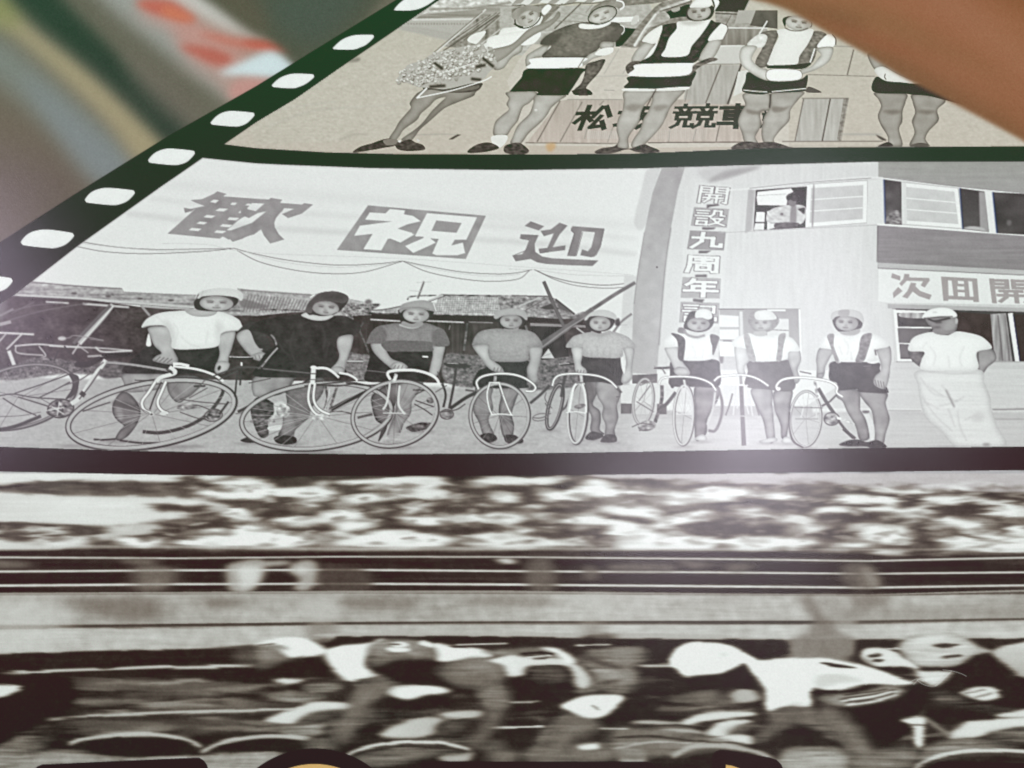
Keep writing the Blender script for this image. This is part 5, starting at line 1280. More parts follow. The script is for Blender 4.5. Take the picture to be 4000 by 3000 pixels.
p5 = rider('rider in pale shirt and white helmet, fifth, beside the gate post')
poly("640 865 742 865 742 960 702 1060 762 1120 772 1200 762 1280 802 1322 720 1332 680 1280 690 1180 660 1100 640 1000", 0.54, **LG); poly("740 865 882 865 942 960 932 1020 912 1080 922 1180 892 1280 892 1342 810 1342 810 1240 780 1160 790 1080 740 990", 0.68, gh=0.58, **LG)
poly("638 1345 690 1300 762 1312 792 1342 720 1372 650 1368", .28, tex=('s', .02)); poly("768 1382 810 1328 892 1328 912 1372 890 1392 800 1394", .30, tex=('s', .02))
poly("640 870 700 870 720 1000 680 1060 650 980", .32, bl=5, al=.6, **q)
poly("618 643 942 655 972 740 967 850 940 902 780 872 620 862 598 760", .27, **DKC)
poly("520 568 617 572 612 650 602 720 642 760 645 800 560 792 540 700 528 640", 0.81, **SK); poly("968 573 1057 573 1052 680 1042 760 1045 830 1000 882 948 872 960 800 990 720 985 650", 0.79, **SK)
poly("943 620 985 700 975 800 950 740", .90, **q)
for k in range(3):
    line([(565 + k * 28, 795), (575 + k * 26, 765)], 6, .42, bl=1, **q)
poly("472 572 510 500 560 465 690 438 760 472 850 433 960 460 1030 500 1078 577 970 577 950 657 780 662 620 647 612 570", .76, tex=('g', .008), rim=(.10, 12))
folds(.58, "740 560 745 640", "700 600 690 650", "790 590 800 650", "850 600 860 650", "610 560 640 500", "950 520 965 580", w=7)
poly("690 430 760 450 850 425 850 450 780 475 700 458", .66)
poly("640 345 650 310 760 295 880 310 892 350 860 405 800 432 720 430 660 410", .26)
face(765, 366, 180, 125, 0, .74, .34); poly("628 335 650 300 690 268 760 246 840 254 900 288 912 345 870 322 760 300 680 305 650 335", .86, **CL)
poly("895 340 930 320 935 380 900 380", .3, bl=2, **q)

p6 = rider('rider with dark shoulder straps and half white helmet, left of the doorway')
poly("1590 905 1782 905 1792 1000 1742 1100 1692 1200 1682 1320 1590 1372 1585 1100", 0.54, **LG); poly("1380 700 1400 690 1410 900 1372 900", .3)
poly("1578 1366 1650 1322 1692 1360 1662 1382", 0.90, **SK)
poly("1378 690 1470 678 1762 678 1802 760 1792 905 1600 912 1375 902 1370 800", .30, **DKC)
poly("1328 573 1437 568 1452 650 1482 700 1535 770 1532 812 1450 805 1408 762 1368 680 1338 620", 0.81, **SK); poly("1400 770 1440 740 1510 750 1540 790 1500 815 1430 810", 0.79, **SK)
poly("1303 572 1318 500 1358 460 1430 448 1500 428 1600 490 1670 470 1700 428 1762 470 1795 490 1745 560 1745 640 1700 682 1480 682 1452 600 1440 568", .93, **CL)
poly("1380 450 1440 458 1492 490 1503 540 1492 640 1480 692 1440 662 1440 560 1425 500", .34, tex=('s', .02)); poly("1722 458 1795 480 1782 540 1742 640 1735 560 1722 520", .38, tex=('s', .02)); poly("1450 400 1500 410 1500 450 1440 440", .5, **q)
line("1488 428 1530 466 1600 484 1672 466", 20, .60, bl=1.5, **q)
poly("1490 400 1500 350 1540 270 1600 255 1720 265 1750 320 1740 380 1690 425 1610 440 1530 420", .28, tex=('s', .02))
face(1616, 372, 195, 118, 0, .70, .28); poly("1588 312 1600 255 1660 238 1720 258 1738 312 1700 332 1650 316", .94, **CL)

p7 = rider('rider with pale shoulder straps in the bright glare before the doorway')
view(3000, 1100)
poly("-140 930 32 930 42 1060 52 1180 62 1372 0 1382 -40 1200 -100 1080", 0.66, **LG); poly("60 948 212 940 202 1060 192 1180 162 1352 120 1352 110 1240 60 1100", 0.60, **LG)
poly("-70 1378 60 1350 82 1382 -40 1402", 0.90, **SK); poly("118 1375 170 1340 225 1390 140 1402", 0.90, **SK)
poly("-150 690 180 680 232 760 222 942 -30 932 -190 905 -170 780", .42, tex=('m', .01))
view(2000, 1100)
poly("1930 560 2022 568 2042 620 2062 680 2012 740 2022 802 1958 802 1940 700", 0.85, **SK)
view(3000, 1100)
poly("178 612 272 590 292 680 262 760 282 850 240 885 220 800 188 700", 0.77, **SK)
view(2000, 1100)
poly("1908 557 1928 500 1980 470 2060 448 2130 470 2300 460 2400 478 2455 520 2492 602 2400 612 2362 682 2080 690 2060 600 2010 582", .94, **CL)
poly("2008 468 2050 458 2082 560 2112 682 2070 690 2032 600", .66, tex=('s', .02)); poly("2312 470 2372 452 2352 560 2332 682 2290 682 2302 580", .62, tex=('s', .02))
poly("2045 340 2060 282 2110 260 2250 270 2300 300 2315 350 2270 410 2200 440 2110 430 2070 390", .60, tex=('s', .02))
face(2160, 368, 180, 125, 0, .74, .44); poly("2112 325 2112 265 2200 248 2262 270 2292 325 2200 335", .93, **CL)
poly("2100 435 2200 430 2200 465 2150 475 2100 465", .74)

view(3000, 1100)
p8 = rider('rider with grey shoulder straps and pale helmet looking down, right of the doorway')
poly("618 935 775 935 802 1000 805 1100 852 1200 882 1352 800 1372 760 1250 690 1130 650 1040 598 1000", 0.60, **LG); poly("798 950 1028 962 1022 1050 1042 1130 1057 1200 1022 1320 1002 1402 930 1385 920 1250 900 1120 838 1040", 0.63, **LG)
poly("800 1100 860 1120 920 1240 925 1370 890 1360 860 1210", .86, **q); poly("820 1120 880 1120 870 1140 830 1140", .4, bl=2, **q)
poly("618 1412 700 1375 780 1368 860 1390 940 1372 1000 1398 1033 1432 1000 1445 900 1447 850 1427 700 1427", .26, tex=('s', .03))
poly("578 692 942 700 972 760 1002 860 1042 940 1022 967 800 957 770 932 620 942 600 880 538 852 535 770", .275, **DKC); line("830 735 900 730", 5, .5, bl=1, **q)
poly("458 575 572 590 542 660 502 740 492 802 430 832 428 740 423 660", 0.73, **SK); poly("430 800 490 790 480 835 430 840", 0.73, **SK)
poly("938 590 1052 558 1072 660 1062 740 1052 830 1022 925 970 925 918 885 930 822 980 770 975 690", 0.73, **SK)
for k in range(4):
    line([(930 + k * 24, 850 + k * 6), (945 + k * 22, 905 + k * 6)], 6, .36, bl=1, **q)
poly("600 560 640 690 590 692", .9, **q); poly("880 600 940 600 960 700 860 700", .90, **q)
poly("453 572 480 490 540 460 620 440 720 472 800 438 900 450 980 480 1052 560 940 592 930 640 940 692 600 692 570 598", .94, **CL)
poly("518 470 577 458 575 560 622 692 590 692 545 560", .58, tex=('s', .02)); poly("828 462 902 450 892 520 872 590 832 692 762 692 790 600 800 520", .54, tex=('s', .03)); line("930 590 940 640", 12, .35, bl=1.5, **q)
poly("630 420 780 400 800 440 740 468 650 460", .68); oval(630, 424, 22, 10, .25, bl=1, **q)
poly("563 330 580 300 700 290 810 310 825 360 810 405 790 410 700 430 620 430 580 390", .30)
face(688, 362, 195, 135, 2, .73, .34, -.06); poly("550 320 560 270 620 250 720 243 800 265 832 310 828 362 780 322 690 300 600 305 565 335", .84, **CL); poly("620 252 705 248 700 298 625 302", .66, **q)

p9 = rider('man in white cap, white t-shirt and baggy white trousers, hands behind his back')
poly("1223 600 1342 612 1345 700 1325 742 1268 702 1228 652", .46, tex=('s', .03), rim=(.1, 8)); poly("1808 600 1932 578 1975 670 1902 742 1852 802 1808 742", 0.63, **SK); line("1815 610 1820 760", 9, .28, bl=2, **q)
poly("1302 770 1812 758 1872 880 1922 1000 1932 1100 1982 1250 2055 1430 1720 1436 1610 1425 1500 1300 1380 1200 1328 1080 1300 900", .885, rim=(.13, 12), tex=('h', .008))
folds(.70, "1320 830 1420 960 1520 1000", "1380 900 1500 980 1640 1040", "1500 900 1560 960 1610 1080", "1700 1000 1600 1050 1480 1080", "1640 1120 1660 1250 1720 1380", "1560 1100 1620 1260", "1350 1040 1480 1100", "1820 1150 1700 1200", "1380 780 1600 800 1800 790", "1340 1000 1450 1160 1600 1300", w=11, al=.45)
line("1540 940 1600 1060 1615 1090", 9, .50, bl=3, **q); poly("1800 1130 1880 1150 1840 1220 1760 1200", .80, bl=8, al=.7, **q); oval(1890, 1412, 34, 12, .55, bl=4, **q)
poly("1222 602 1230 530 1270 480 1350 450 1440 438 1550 467 1640 433 1800 460 1880 500 1938 577 1830 602 1802 640 1812 762 1600 775 1338 765 1330 680 1352 612", .945, **CL)
poly("1362 315 1400 300 1612 298 1642 350 1622 432 1540 462 1450 450 1420 400 1385 370", .56, rim=(.12, 8))
line("1385 322 1440 345 1500 335 1580 318", 15, .24, bl=1.5, **q); oval(1475, 352, 34, 12, .3, bl=3, **q); oval(1465, 398, 34, 9, .4, bl=3, **q); poly("1560 340 1610 330 1620 400 1540 430 1520 380", .68, bl=6, al=.7, **q); poly("1430 420 1540 425 1620 432 1540 464 1450 452", .56, **q); oval(1632, 345, 14, 26, .7, **q)
poly("1336 318 1368 262 1440 235 1530 228 1600 248 1638 290 1615 312 1500 302 1400 316", .95, rim=(.06, 8)); line("1350 318 1450 312 1600 304", 6, .3, bl=1.5, **q); oval(1445, 268, 22, 8, .84, bl=2, **q)

view(3000, 1100)
use(p8); folds(.76, "660 500 700 560 690 640", "720 600 730 680", "620 560 650 640", w=9, al=.5)
use(p9); folds(.80, "1400 560 1450 640 1430 740", "1700 560 1660 660 1680 740", "1560 640 1570 750", "1380 520 1340 580", w=10, al=.5)
view(2000, 1100)
use(p6); folds(.78, "1560 560 1590 620 1580 670", "1660 580 1650 670", w=9, al=.5)
use(p7); folds(.82, "2160 560 2180 660", "2240 580 2230 670", w=9, al=.5)
view(0, 1100)
use(p1); folds(.80, "1560 470 1640 540 1740 575", "1800 430 1780 540", "1340 300 1400 340 1460 420", w=10, al=.55)
view(1000, 1100)
use(p2); folds(.31, "330 420 300 560 340 700", "560 380 600 480 580 600", "180 500 240 600 300 640", "640 520 600 660", w=14, al=.6)
use(p3); folds(.46, "1250 430 1230 500", "1400 440 1420 500", w=9, al=.5)
# ------------------------------------------------------------------ bicycles
def bike(label):
    return reg('bicycle', mid, label, None)
def tubes(s_, w, t, **k):
    for a_ in s_.split('|'):
        line(a_, w, t, bl=.8, **k)
BR = .93
view(0, 1100)
bike('bicycle at the left edge, seen from the rear wheel')
wheel(170, 1000, 515, 270, -14, 34, .36, .58, 10, .60, 4, 0, thick=.35)
poly("600 800 680 820 685 900 650 980 570 1020 620 940 630 870", .30)
line("0 1285 150 1250 300 1190 360 1165", 30, .30, bl=1.5)
tubes("130 970 480 850 870 695|330 1012 480 940 610 870|0 990 120 975 300 1005 560 1020|30 1010 160 1090 320 1160|160 1000 420 1080", 11, .34)
tubes("340 1005 440 1060|0 1170 200 1160 360 1130", 7, .45)
oval(530, 1100, 118, 82, .50, -8, tex=('s', .12)); line(ell(530, 1100, 112, 78, -8), 12, .32, closed=True); line(ell(480, 1120, 70, 40, -8), 8, .3, closed=True)
tubes("400 1120 560 1090|450 1080 560 1150|520 1040 500 1160", 8, .82)
tubes("560 560 620 640 690 700|510 600 470 690", 14, .26); poly("660 700 760 690 860 650 870 680 780 740 660 740", .25)

bike('bicycle with a large tilted front wheel before the rider in white')
tubes("920 680 800 850 700 1000 620 1060", 40, .84); tubes("880 760 770 920 690 1020", 14, .40); line("700 960 740 990", 40, .30, bl=1)
tubes("920 702 1150 722 1470 772", 20, .64); tubes("930 715 1150 735 1460 785", 6, .3)
tubes("860 660 1000 660 1150 640", 16, .24); poly("880 640 960 620 1150 620 1160 640 980 660", .22); tubes("900 700 720 840 560 900", 10, .4)
line("1240 1300 1400 1308 1600 1262 1760 1180 1860 1080 1930 960 1915 890", 30, .30, bl=1); 
wheel(1315, 1150, 742, 286, -10, 50, .30, .72, 26, .74, 5, 22)
tubes("1170 855 1300 858 1400 850", 9, .32); tubes("1680 908 1780 905", 14, .26)
tubes("1780 850 1660 980 1560 1020|1800 920 1640 1010", 9, .4); tubes("1560 1020 1750 1045 1950 1060|1540 1080 1700 1070 1820 1110|1560 1130 1700 1180 1800 1200", 8, .36)
oval(1850, 1150, 70, 52, .5, -10, tex=('s', .14), al=.9); line(ell(1850, 1160, 78, 50, -10), 9, .34, closed=True)
oval(1620, 1085, 95, 22, .55, -4, tex=('s', .14), al=.8); tubes("720 1125 850 1080 960 1045", 12, .36); tubes("1980 1040 1900 1150", 20, .3)
tubes("1500 715 1560 715 1640 732", 24, BR); tubes("1500 735 1700 760 1850 808 1935 862", 20, BR); tubes("1510 752 1700 778 1850 830 1920 880", 6, .3)
tubes("1470 740 1520 790 1400 830 1350 870", 34, .88); line("1440 760 1500 800", 14, .3, bl=1)
for a_ in ("1350 865 1290 960 1238 1030 1236 1080 1262 1118 1310 1138", "1440 865 1400 960 1370 1030 1376 1080 1410 1120 1460 1142"):
    line(a_, 32, .36, bl=1); line(a_, 22, .93, bl=1, **q)
tubes("1400 870 1340 1000 1300 1110", 14, .30, lab=False)
oval(1420, 1142, 34, 16, .85); tubes("1300 1140 1240 1110 1180 1080", 8, .5)

view(1000, 1100)
bike('bicycle with bright twin fork before the rider in the dark shirt')
view(0, 1100)
tubes("2060 745 2045 880 2035 1000|2092 745 2078 900", 15, .28); tubes("1780 852 1900 800 2055 745|1900 850 1980 810 2060 775", 12, .32); tubes("2050 742 2212 745 2260 755", 14, .34)
tubes("2090 700 2090 730", 16, .92); tubes("1985 652 2080 657 2190 655", 9, .88); tubes("2000 664 2100 668 2190 664", 16, .24); tubes("2060 1130 2140 1090 2260 1030", 26, .30); tubes("2040 1145 2110 1135", 12, .5)
view(1000, 1100)
tubes("60 755 260 775 480 795", 12, .42); tubes("480 830 380 900 240 960", 16, .26); tubes("190 575 130 640 50 740|-80 580 60 590", 13, .70)
tubes("80 700 20 760", 10, .4); tubes("330 860 300 900|130 840 -60 880", 8, .34)
tubes("960 955 800 1030 650 1110", 34, .25); tubes("600 900 620 1000 600 1100|700 920 660 1050 640 1120", 22, .38, tex=('s', .08)); tubes("640 930 620 1040 600 1110", 10, .82)
tubes("640 1130 740 1125 830 1145|640 1160 560 1190", 10, .34)
wheel(530, 1166, 662, 292, -6, 44, .32, .72, 30, .76, 5, 20)
tubes("420 905 560 890 760 870|500 890 700 905 880 880", 12, .30, lab=False)
oval(240, 1120, 60, 60, .7, tex=('s', .16), al=.7, lab=False); oval(60, 1210, 110, 26, .5, tex=('s', .12), al=.7, lab=False)
for a_ in ("470 880 455 1000 472 1080 520 1145 600 1175", "512 880 500 1000 520 1070 570 1120 640 1150"):
    line(a_, 28, .38, bl=1); line(a_, 19, .94, bl=1, **q)
tubes("500 760 495 830 490 890", 42, .90); tubes("470 800 520 800", 8, .3, lab=False); tubes("470 850 520 850", 8, .35, lab=False); oval(500, 745, 28, 16, .95)
tubes("500 752 600 752 660 780 720 832", 22, BR); tubes("720 792 800 806 860 838 878 862", 18, BR); tubes("520 772 620 780 700 830", 6, .3)
oval(560, 1175, 72, 26, .80, -4, tex=('s', .1))

bike('bicycle with curved drop bar before the rider in the two tone shirt')
tubes("770 760 1000 775 1130 790", 9, .45); tubes("1150 855 1050 905 950 960", 26, .26); tubes("780 880 960 900 1080 890", 10, .25)
tubes("1380 1030 1540 1085|1370 1060 1460 1110 1530 1160|1380 980 1460 940", 9, .30); tubes("1360 940 1480 940", 12, .28); oval(1510, 1030, 34, 26, .4, tex=('s', .1))
tubes("880 1180 960 1160 1010 1150", 22, .38)
wheel(1205, 1146, 380, 286, -14, 38, .32, .72, 22, .72, 4, 0)
for a_ in ("1160 880 1150 960 1130 1060 1100 1110", "1245 900 1235 1000 1240 1080 1290 1150"):
    line(a_, 18, .85, bl=1)
tubes("1100 1140 1300 1140", 8, .85)
tubes("1215 800 1200 850 1170 870", 30, .75, tex=('s', .08)); line("1165 852 1140 800 1180 775 1350 768 1480 795 1560 840 1588 892", 24, BR, bl=1); line("1180 790 1350 783 1470 808 1550 855", 5, .35, bl=1, **q)

view(2000, 1100)
bike('bicycle with a nearly upright front wheel before the rider in the light grey shirt')
tubes("-570 720 -440 735 -360 740", 20, .25); poly("-590 710 -520 700 -380 720 -350 735 -440 750 -540 745", .28); line("-560 706 -460 712", 6, .8, bl=1, **q)
tubes("-480 750 -500 900 -540 1100", 22, .30); tubes("-600 880 -570 980 -590 1090", 20, .28); tubes("-530 1100 -400 1010 -300 960", 30, .27); tubes("-620 850 -640 780", 9, .4)
tubes("-610 900 -500 800|-660 960 -560 900", 9, .4); oval(-560, 1150, 60, 45, .45, tex=('s', .1), al=.7); line(ell(-560, 1150, 58, 42), 8, .35, closed=True); tubes("-620 1130 -480 1110 -400 1060", 10, .34)
tubes("-400 940 -320 950", 18, .4)
wheel(-102, 1160, 262, 284, -3, 34, .32, .72, 20, .66, 4, 0)
for a_ in ("-190 880 -212 980 -195 1090 -168 1155", "-108 880 -68 1000 -30 1100 0 1158"):
    line(a_, 20, .42, bl=1); line(a_, 13, .93, bl=1, **q)
tubes("-180 1155 -90 1148 10 1158", 10, .92); tubes("-195 876 -100 876", 12, .92); tubes("-140 820 -145 870", 26, .7, tex=('s', .08))
tubes("-70 1160 -100 1250 -110 1320|-150 1000 -60 980", 5, .6)
line("-285 935 -302 870 -250 822 -130 800 0 804 100 832 180 882 207 922 180 952 120 948", 24, .35, bl=1); line("-285 935 -302 870 -250 822 -130 800 0 804 100 832 180 882 207 922 180 952 120 948", 16, .95, bl=1, **q)

bike('bicycle turned to the right before the rider beside the gate post')
wheel(375, 1085, 62, 205, 14, 30, .28, .62, 0, .6, 4, 0, thick=.3)
tubes("330 900 250 980 160 1055", 24, .30); tubes("420 720 540 715", 18, .25); line("410 716 500 708", 6, .85, bl=1, **q); tubes("480 760 450 880 430 1000", 26, .30); tubes("520 960 470 1080 430 1120", 18, .34)
tubes("290 1050 330 1130|180 1180 260 1180 340 1140", 10, .42); line(ell(250, 1175, 70, 30, -10), 8, .42, closed=True); tubes("300 960 290 1020 350 1100", 8, .4)
wheel(572, 1142, 88, 268, 3, 30, .32, .80, 12, .72, 4, 0, side=3)
tubes("600 870 545 905 520 1000 498 1130", 20, .93); tubes("610 875 635 960 645 1060 645 1135", 16, .90); tubes("470 1135 560 1128 640 1140", 8, .92); oval(590, 1080, 50, 20, .4, -10, tex=('s', .1), al=.8); tubes("560 880 620 870", 20, .5)
line("352 905 368 850 410 814 500 800 640 804 760 822 850 862 912 922 950 965", 22, .38, bl=1); line("352 905 368 850 410 814 500 800 640 804 760 822 850 862 912 922", 15, .95, bl=1, **q); tubes("600 810 605 870", 26, .8, tex=('s', .06)); tubes("905 1000 940 995", 10, .4)

bike('pale bicycle before the rider with dark shoulder straps')
wheel(1140, 1040, 92, 205, 6, 24, .46, .74, 8, .7, 4, 0)
tubes("1100 1035 1200 900|1080 1040 1230 1130|1110 900 1240 850", 10, .5); tubes("1230 745 1300 750 1370 745", 20, .34); line("1225 742 1290 736", 6, .85, bl=1, **q)
tubes("1300 900 1300 1000 1280 1100 1240 1220", 30, .40, tex=('s', .06)); tubes("1420 960 1340 1060 1290 1090", 30, .36); oval(1170, 1250, 80, 45, .55, -6, tex=('s', .16), al=.8); tubes("1040 1260 1120 1230 1220 1240|1100 1290 1200 1285", 9, .4)
tubes("1300 750 1330 800", 12, .5)
wheel(1490, 1158, 92, 264, 2, 26, .46, .82, 12, .76, 4, 0, side=2)
tubes("1480 900 1450 1020 1430 1150|1500 900 1530 1030 1560 1150", 11, .84); tubes("1420 1150 1560 1150", 8, .88); tubes("1490 850 1500 900", 20, .8)
line("1272 892 1300 842 1380 826 1500 824 1620 840 1720 882 1768 945", 20, .48, bl=1); line("1272 892 1300 842 1380 826 1500 824 1620 840 1720 882 1768 945", 14, .95, bl=1, **q)

bike('pale bicycle seen end on in the glare')
line("1790 930 1820 1050 1810 1180 1760 1290 1700 1290", 24, .46, bl=1.5); line("1760 960 1740 1100 1690 1240", 16, .82, bl=1.5)
for k in range(6):
    line([(1690 + k * 12, 1230 - k * 40), (1780 + k * 4, 1225 - k * 42)], 5, .78, bl=1, **q)
line("1985 900 1995 1150 2008 1420", 34, .46, bl=1, w1=40)
tubes("1940 900 1930 1020 1915 1160|2030 900 2060 1020 2085 1170|1960 960 1950 1100|2020 1020 2050 1150", 12, .84); tubes("1900 1160 2100 1170", 9, .74); tubes("1925 900 2045 900", 11, .88)
tubes("1910 970 1880 1080 1850 1160|2110 1060 2140 1160", 14, .5)
line("1750 862 1800 824 1900 814 1965 810 2060 820 2140 850 2222 905", 20, .50, bl=1); line("1750 862 1800 824 1900 814 1965 810 2060 820 2140 850 2222 905", 14, .95, bl=1, **q); tubes("1980 815 1985 890", 26, .62)

view(3000, 1100)
bike('bicycle with dark frame before the rider looking down')
tubes("440 925 520 1060 610 1190", 30, .34); tubes("540 1040 470 1080|600 980 540 1040", 16, .36); oval(560, 1190, 72, 52, .6, 0, tex=('s', .16), al=.8); line(ell(555, 1190, 66, 55), 9, .34, closed=True)
tubes("610 1200 680 1290 760 1360", 22, .34); tubes("600 1180 700 1210 750 1240", 20, .88, tex=('s', .1)); tubes("650 1280 740 1360", 12, .3)
wheel(330, 1190, 140, 244, 3, 22, .42, .80, 16, .76, 3, 0)
line("192 1130 188 1250 220 1380 310 1440", 16, .40, bl=1)
tubes("320 1060 290 1180|430 1060 420 1190|340 1020 440 1010", 12, .84); tubes("240 1190 440 1190", 8, .55); tubes("410 860 420 930 430 1000", 24, .7, tex=('s', .08)); tubes("230 1090 480 1095", 7, .45)
line("92 942 78 905 130 852 250 832 400 840 540 868 602 912 600 962 652 1000", 24, .45, bl=1); line("92 942 78 905 130 852 250 832 400 840 540 868 602 912 600 962 652 1000", 17, .95, bl=1, **q); oval(95, 930, 20, 16, .95)
tubes("280 780 380 800", 10, .4)

for mk_ in (CLIP2, CLIP1):
    sf_ = blur(C, .55); C[mk_] = sf_[mk_]
g_ = C.mean(2, keepdims=True)
C += CLIP2[..., None] * np.array([.012, -.010, .002], np.float32) * np.clip(1 - np.abs(g_ - .5) * 2.0, 0, 1)
# keep the drawing inside its frame; a light sharpening halo, as old reproductions have
C[~CLIP2] = keep[0][~CLIP2]; LAB[~CLIP2] = keep[1][~CLIP2]
def halo(mask, s, amt):
    w_ = C + amt * (C - blur(C, s))
    C[mask] = np.clip(w_, .10, .955)[mask]
er = blur(CLIP2.astype(np.float32), 1.5) > .97
halo(er, 2.0, .40)
er = (blur(CLIP1.astype(np.float32), 1.5) > .97) & (LAB != [k for k, v in REG.items() if v['name'] == 'brown_band_print'][0])
halo(er, 2.0, .38)
# print grain
C += (TEX['g'] * .006)[..., None] + (TEX['m'] * .001)[..., None]
gm = (blur(CLIP2.astype(np.float32), 2) * .004)
gm = gm * np.clip((.84 - C.mean(2)) * 4, 0, 1)
C += (gm * (TEX['c'] * .5 + TEX['m']))[..., None]
np.clip(C, 0, 1, out=C)

# dent and fine fibres stuck to the paper
view(2000, 1100)
use(0)
tear = reg('paper_nick', None, 'small dark nick in the dark strip below the glare')
poly("1740 1562 1800 1585 1860 1590 1905 1612 1850 1606 1790 1590", .06, sm=0)
view(2400, 1800, KR)
reg('stuck_fibre', None, 'thin pale hairs stuck on the print at the lower right')
rf = np.random.default_rng(2)
for a_ in ("1360 1215 1400 1195 1440 1205 1500 1190 1560 1210 1600 1200 1640 1185 1680 1195", "1640 1190 1680 1215 1740 1222 1790 1180 1820 1150", "1740 1222 1800 1165 1830 1140", "1780 1135 1830 1140 1880 1155 1910 1170", "1620 1215 1660 1180 1700 1200", "1500 1195 1520 1215 1560 1185"):
    line(a_, 3.2, .93, bl=.5, al=.6)
# ------------------------------------------------------------------ the sheet of paper and its printed pieces
def lin(c):
    return np.where(c <= 0.04045, c / 12.92, ((c + 0.055) / 1.055) ** 2.4)
E0 = np.array([1.0, 1.0, 1.0]); R0 = 0.021        # diffuse light on the sheet and surface reflection
yy_ = np.arange(H) * STEP - MY                       # gloss light in the world ramp's tint, subtracted from the ink by row
R0 = np.stack([np.interp(yy_, [0, 700, 1150, 1500], v_) for v_ in ((.015, .016, .022, .027), (.036, .033, .020, .014), (.016, .016, .017, .015))], 1)[:, None, :]
ALB = np.clip((lin(C.astype(np.float64)) - R0) / E0, 0.0025, 0.90)

def sheet_y(x, z):
    return (0.0011 * np.sin(x * 9.0 + z * 5.0 + 0.6) + 0.0007 * np.sin(z * 21.0 - x * 4.0)
            + 0.00022 * np.sin(x * 47.0 + 3.0 * np.sin(z * 13.0)))

def print_material(name, rough):
    m = bpy.data.materials.new(name); m.use_nodes = True
    nt = m.node_tree; b = nt.nodes["Principled BSDF"]
    at = nt.nodes.new("ShaderNodeAttribute"); at.attribute_name = "ink"
    tc = nt.nodes.new("ShaderNodeTexCoord")
    n1 = nt.nodes.new("ShaderNodeTexNoise"); n1.inputs["Scale"].default_value = 1500; n1.inputs["Detail"].default_value = 3
    n2 = nt.nodes.new("ShaderNodeTexNoise"); n2.inputs["Scale"].default_value = 26; n2.inputs["Detail"].default_value = 4
    mx = nt.nodes.new("ShaderNodeMix"); mx.data_type = 'RGBA'; mx.blend_type = 'MULTIPLY'
    rp = nt.nodes.new("ShaderNodeMapRange"); rp.inputs["To Min"].default_value = 0.955; rp.inputs["To Max"].default_value = 1.045
    nt.links.new(tc.outputs["Object"], n1.inputs["Vector"]); nt.links.new(tc.outputs["Object"], n2.inputs["Vector"])
    nt.links.new(n1.outputs["Fac"], rp.inputs["Value"])
    cb = nt.nodes.new("ShaderNodeCombineColor")
    for i in range(3):
        nt.links.new(rp.outputs[0], cb.inputs[i])
    mx.inputs["Factor"].default_value = 1.0
    nt.links.new(at.outputs["Color"], mx.inputs[6]); nt.links.new(cb.outputs[0], mx.inputs[7])
    nt.links.new(mx.outputs[2], b.inputs["Base Color"])
    rr = nt.nodes.new("ShaderNodeMapRange"); rr.inputs["To Min"].default_value = rough - .03; rr.inputs["To Max"].default_value = rough + .04
    nt.links.new(n2.outputs["Fac"], rr.inputs["Value"]); nt.links.new(rr.outputs[0], b.inputs["Roughness"])
    bp = nt.nodes.new("ShaderNodeBump"); bp.inputs["Strength"].default_value = 0.12; bp.inputs["Distance"].default_value = 0.00025
    nt.links.new(n1.outputs["Fac"], bp.inputs["Height"]); nt.links.new(bp.outputs[0], b.inputs["Normal"])
    b.inputs["IOR"].default_value = 1.50
    return m
MAT = print_material("printed_ink", 0.205)

def plain(name, col, rough=.6):
    m = bpy.data.materials.new(name); m.use_nodes = True
    b = m.node_tree.nodes["Principled BSDF"]
    n = m.node_tree.nodes.new("ShaderNodeTexNoise"); n.inputs["Scale"].default_value = 40
    r = m.node_tree.nodes.new("ShaderNodeValToRGB")
    r.color_ramp.elements[0].color = [c * .9 for c in col] + [1]; r.color_ramp.elements[1].color = list(col) + [1]
    m.node_tree.links.new(n.outputs["Fac"], r.inputs[0]); m.node_tree.links.new(r.outputs[0], b.inputs["Base Color"])
    b.inputs["Roughness"].default_value = rough
    return m

GX = ((np.arange(W) * STEP - MX) - 2000.0) * K
GZ = (1500.0 - (np.arange(H) * STEP - MY)) * K

def piece(name, idx, parent):
    ii, jj = np.nonzero(LAB[:-1, :-1] == idx)
    if len(ii) < 4:
        return None
    v = ii * W + jj
    quads = np.stack([v, v + W, v + W + 1, v + 1], 1)
    uq, inv = np.unique(quads, return_inverse=True)
    inv = inv.reshape(-1).astype(np.int32)
    x = GX[uq % W]; z = GZ[uq // W]
    co = np.stack([x, sheet_y(x, z), z], 1).astype(np.float32)
    me = bpy.data.meshes.new(name)
    me.vertices.add(len(uq)); me.vertices.foreach_set("co", co.ravel())
    me.loops.add(len(inv)); me.loops.foreach_set("vertex_index", inv)
    nq = len(quads)
    me.polygons.add(nq)
    me.polygons.foreach_set("loop_start", np.arange(0, nq * 4, 4, dtype=np.int32))
    me.polygons.foreach_set("loop_total", np.full(nq, 4, np.int32))
    me.polygons.foreach_set("use_smooth", np.ones(nq, bool))
    at = me.color_attributes.new("ink", 'FLOAT_COLOR', 'POINT')
    col = np.ones((len(uq), 4), np.float32); col[:, :3] = ALB.reshape(-1, 3)[uq]
    at.data.foreach_set("color", col.ravel())
    me.update(calc_edges=True)
    me.materials.append(MAT)
    o = bpy.data.objects.new(name, me)
    sc.collection.objects.link(o)
    o.parent = parent
    return o

poster = bpy.data.objects.new("printed_poster", None)
sc.collection.objects.link(poster)
poster['label'] = "glossy printed poster with film strip frames of cyclists and a streaked racing photograph"
poster['category'] = "poster"

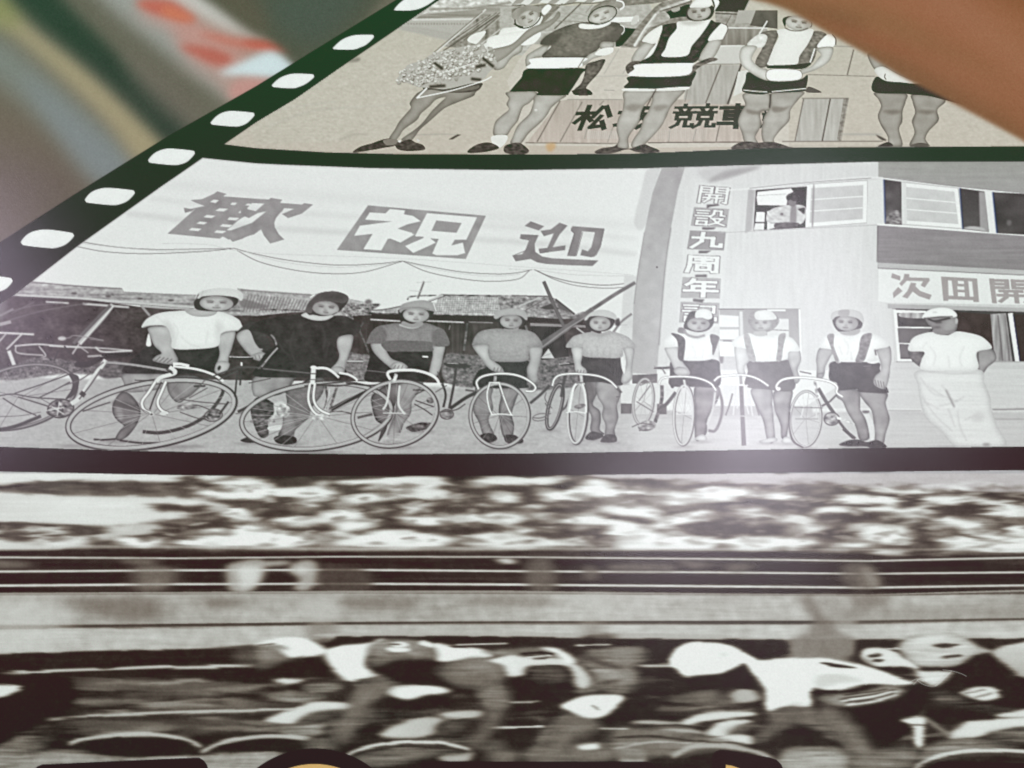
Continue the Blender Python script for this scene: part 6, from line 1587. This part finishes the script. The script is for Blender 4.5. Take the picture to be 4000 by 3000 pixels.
# paper under the ink: a thin solid sheet
nx, nz = 120, 90
xs = np.linspace(GX[0] - .0004, GX[-1] + .0004, nx); zs = np.linspace(GZ[0] + .0004, GZ[-1] - .0004, nz)
X, Z = np.meshgrid(xs, zs)
F = np.stack([X, sheet_y(X, Z) + .00012, Z], 2).reshape(-1, 3)
B = F + np.array([0, .0003, 0])
n = nx * nz
fa = []
idx = np.arange(n).reshape(nz, nx)
for i in range(nz - 1):
    for j in range(nx - 1):
        a, b_, c, d = idx[i, j], idx[i + 1, j], idx[i + 1, j + 1], idx[i, j + 1]
        fa.append((a, b_, c, d)); fa.append((a + n, d + n, c + n, b_ + n))
rim_ = list(idx[0, :]) + list(idx[1:, -1]) + list(idx[-1, -2::-1]) + list(idx[-2:0:-1, 0])
for k in range(len(rim_)):
    a, b_ = rim_[k], rim_[(k + 1) % len(rim_)]
    fa.append((a, b_, b_ + n, a + n))
me = bpy.data.meshes.new("paper_sheet")
me.from_pydata([tuple(v) for v in np.vstack([F, B])], [], [tuple(int(q_) for q_ in f) for f in fa])
me.polygons.foreach_set("use_smooth", np.ones(len(me.polygons), bool))
me.materials.append(plain("white_paper", (.80, .80, .78), .5))
ps = bpy.data.objects.new("paper_sheet", me); sc.collection.objects.link(ps); ps.parent = poster

# cells that nothing claimed belong to the racing photograph, except in the upper half
LAB[(LAB == 0)] = strip
OBJ = {}
def make(i):
    if i in OBJ:
        return OBJ[i]
    r = REG[i]
    par = poster if r['parent'] is None else make(r['parent'])
    o = piece(r['name'], i, par or poster)
    if o is not None:
        if r['label']: o['label'] = r['label']
        if r['group']: o['group'] = r['group']
    OBJ[i] = o
    return o
for i in sorted(REG):
    make(i)

# the flat surface the poster hangs on
me = bpy.data.meshes.new("wall")
s_ = 0.9
me.from_pydata([(-s_, .006, -s_), (s_, .006, -s_), (s_, .006, s_), (-s_, .006, s_), (-s_, .03, -s_), (s_, .03, -s_), (s_, .03, s_), (-s_, .03, s_)], [],
               [(0, 1, 2, 3), (7, 6, 5, 4), (0, 4, 5, 1), (1, 5, 6, 2), (2, 6, 7, 3), (3, 7, 4, 0)])
me.materials.append(plain("painted_wall", (.42, .42, .41), .8))
wl = bpy.data.objects.new("wall", me); sc.collection.objects.link(wl); wl['kind'] = 'structure'
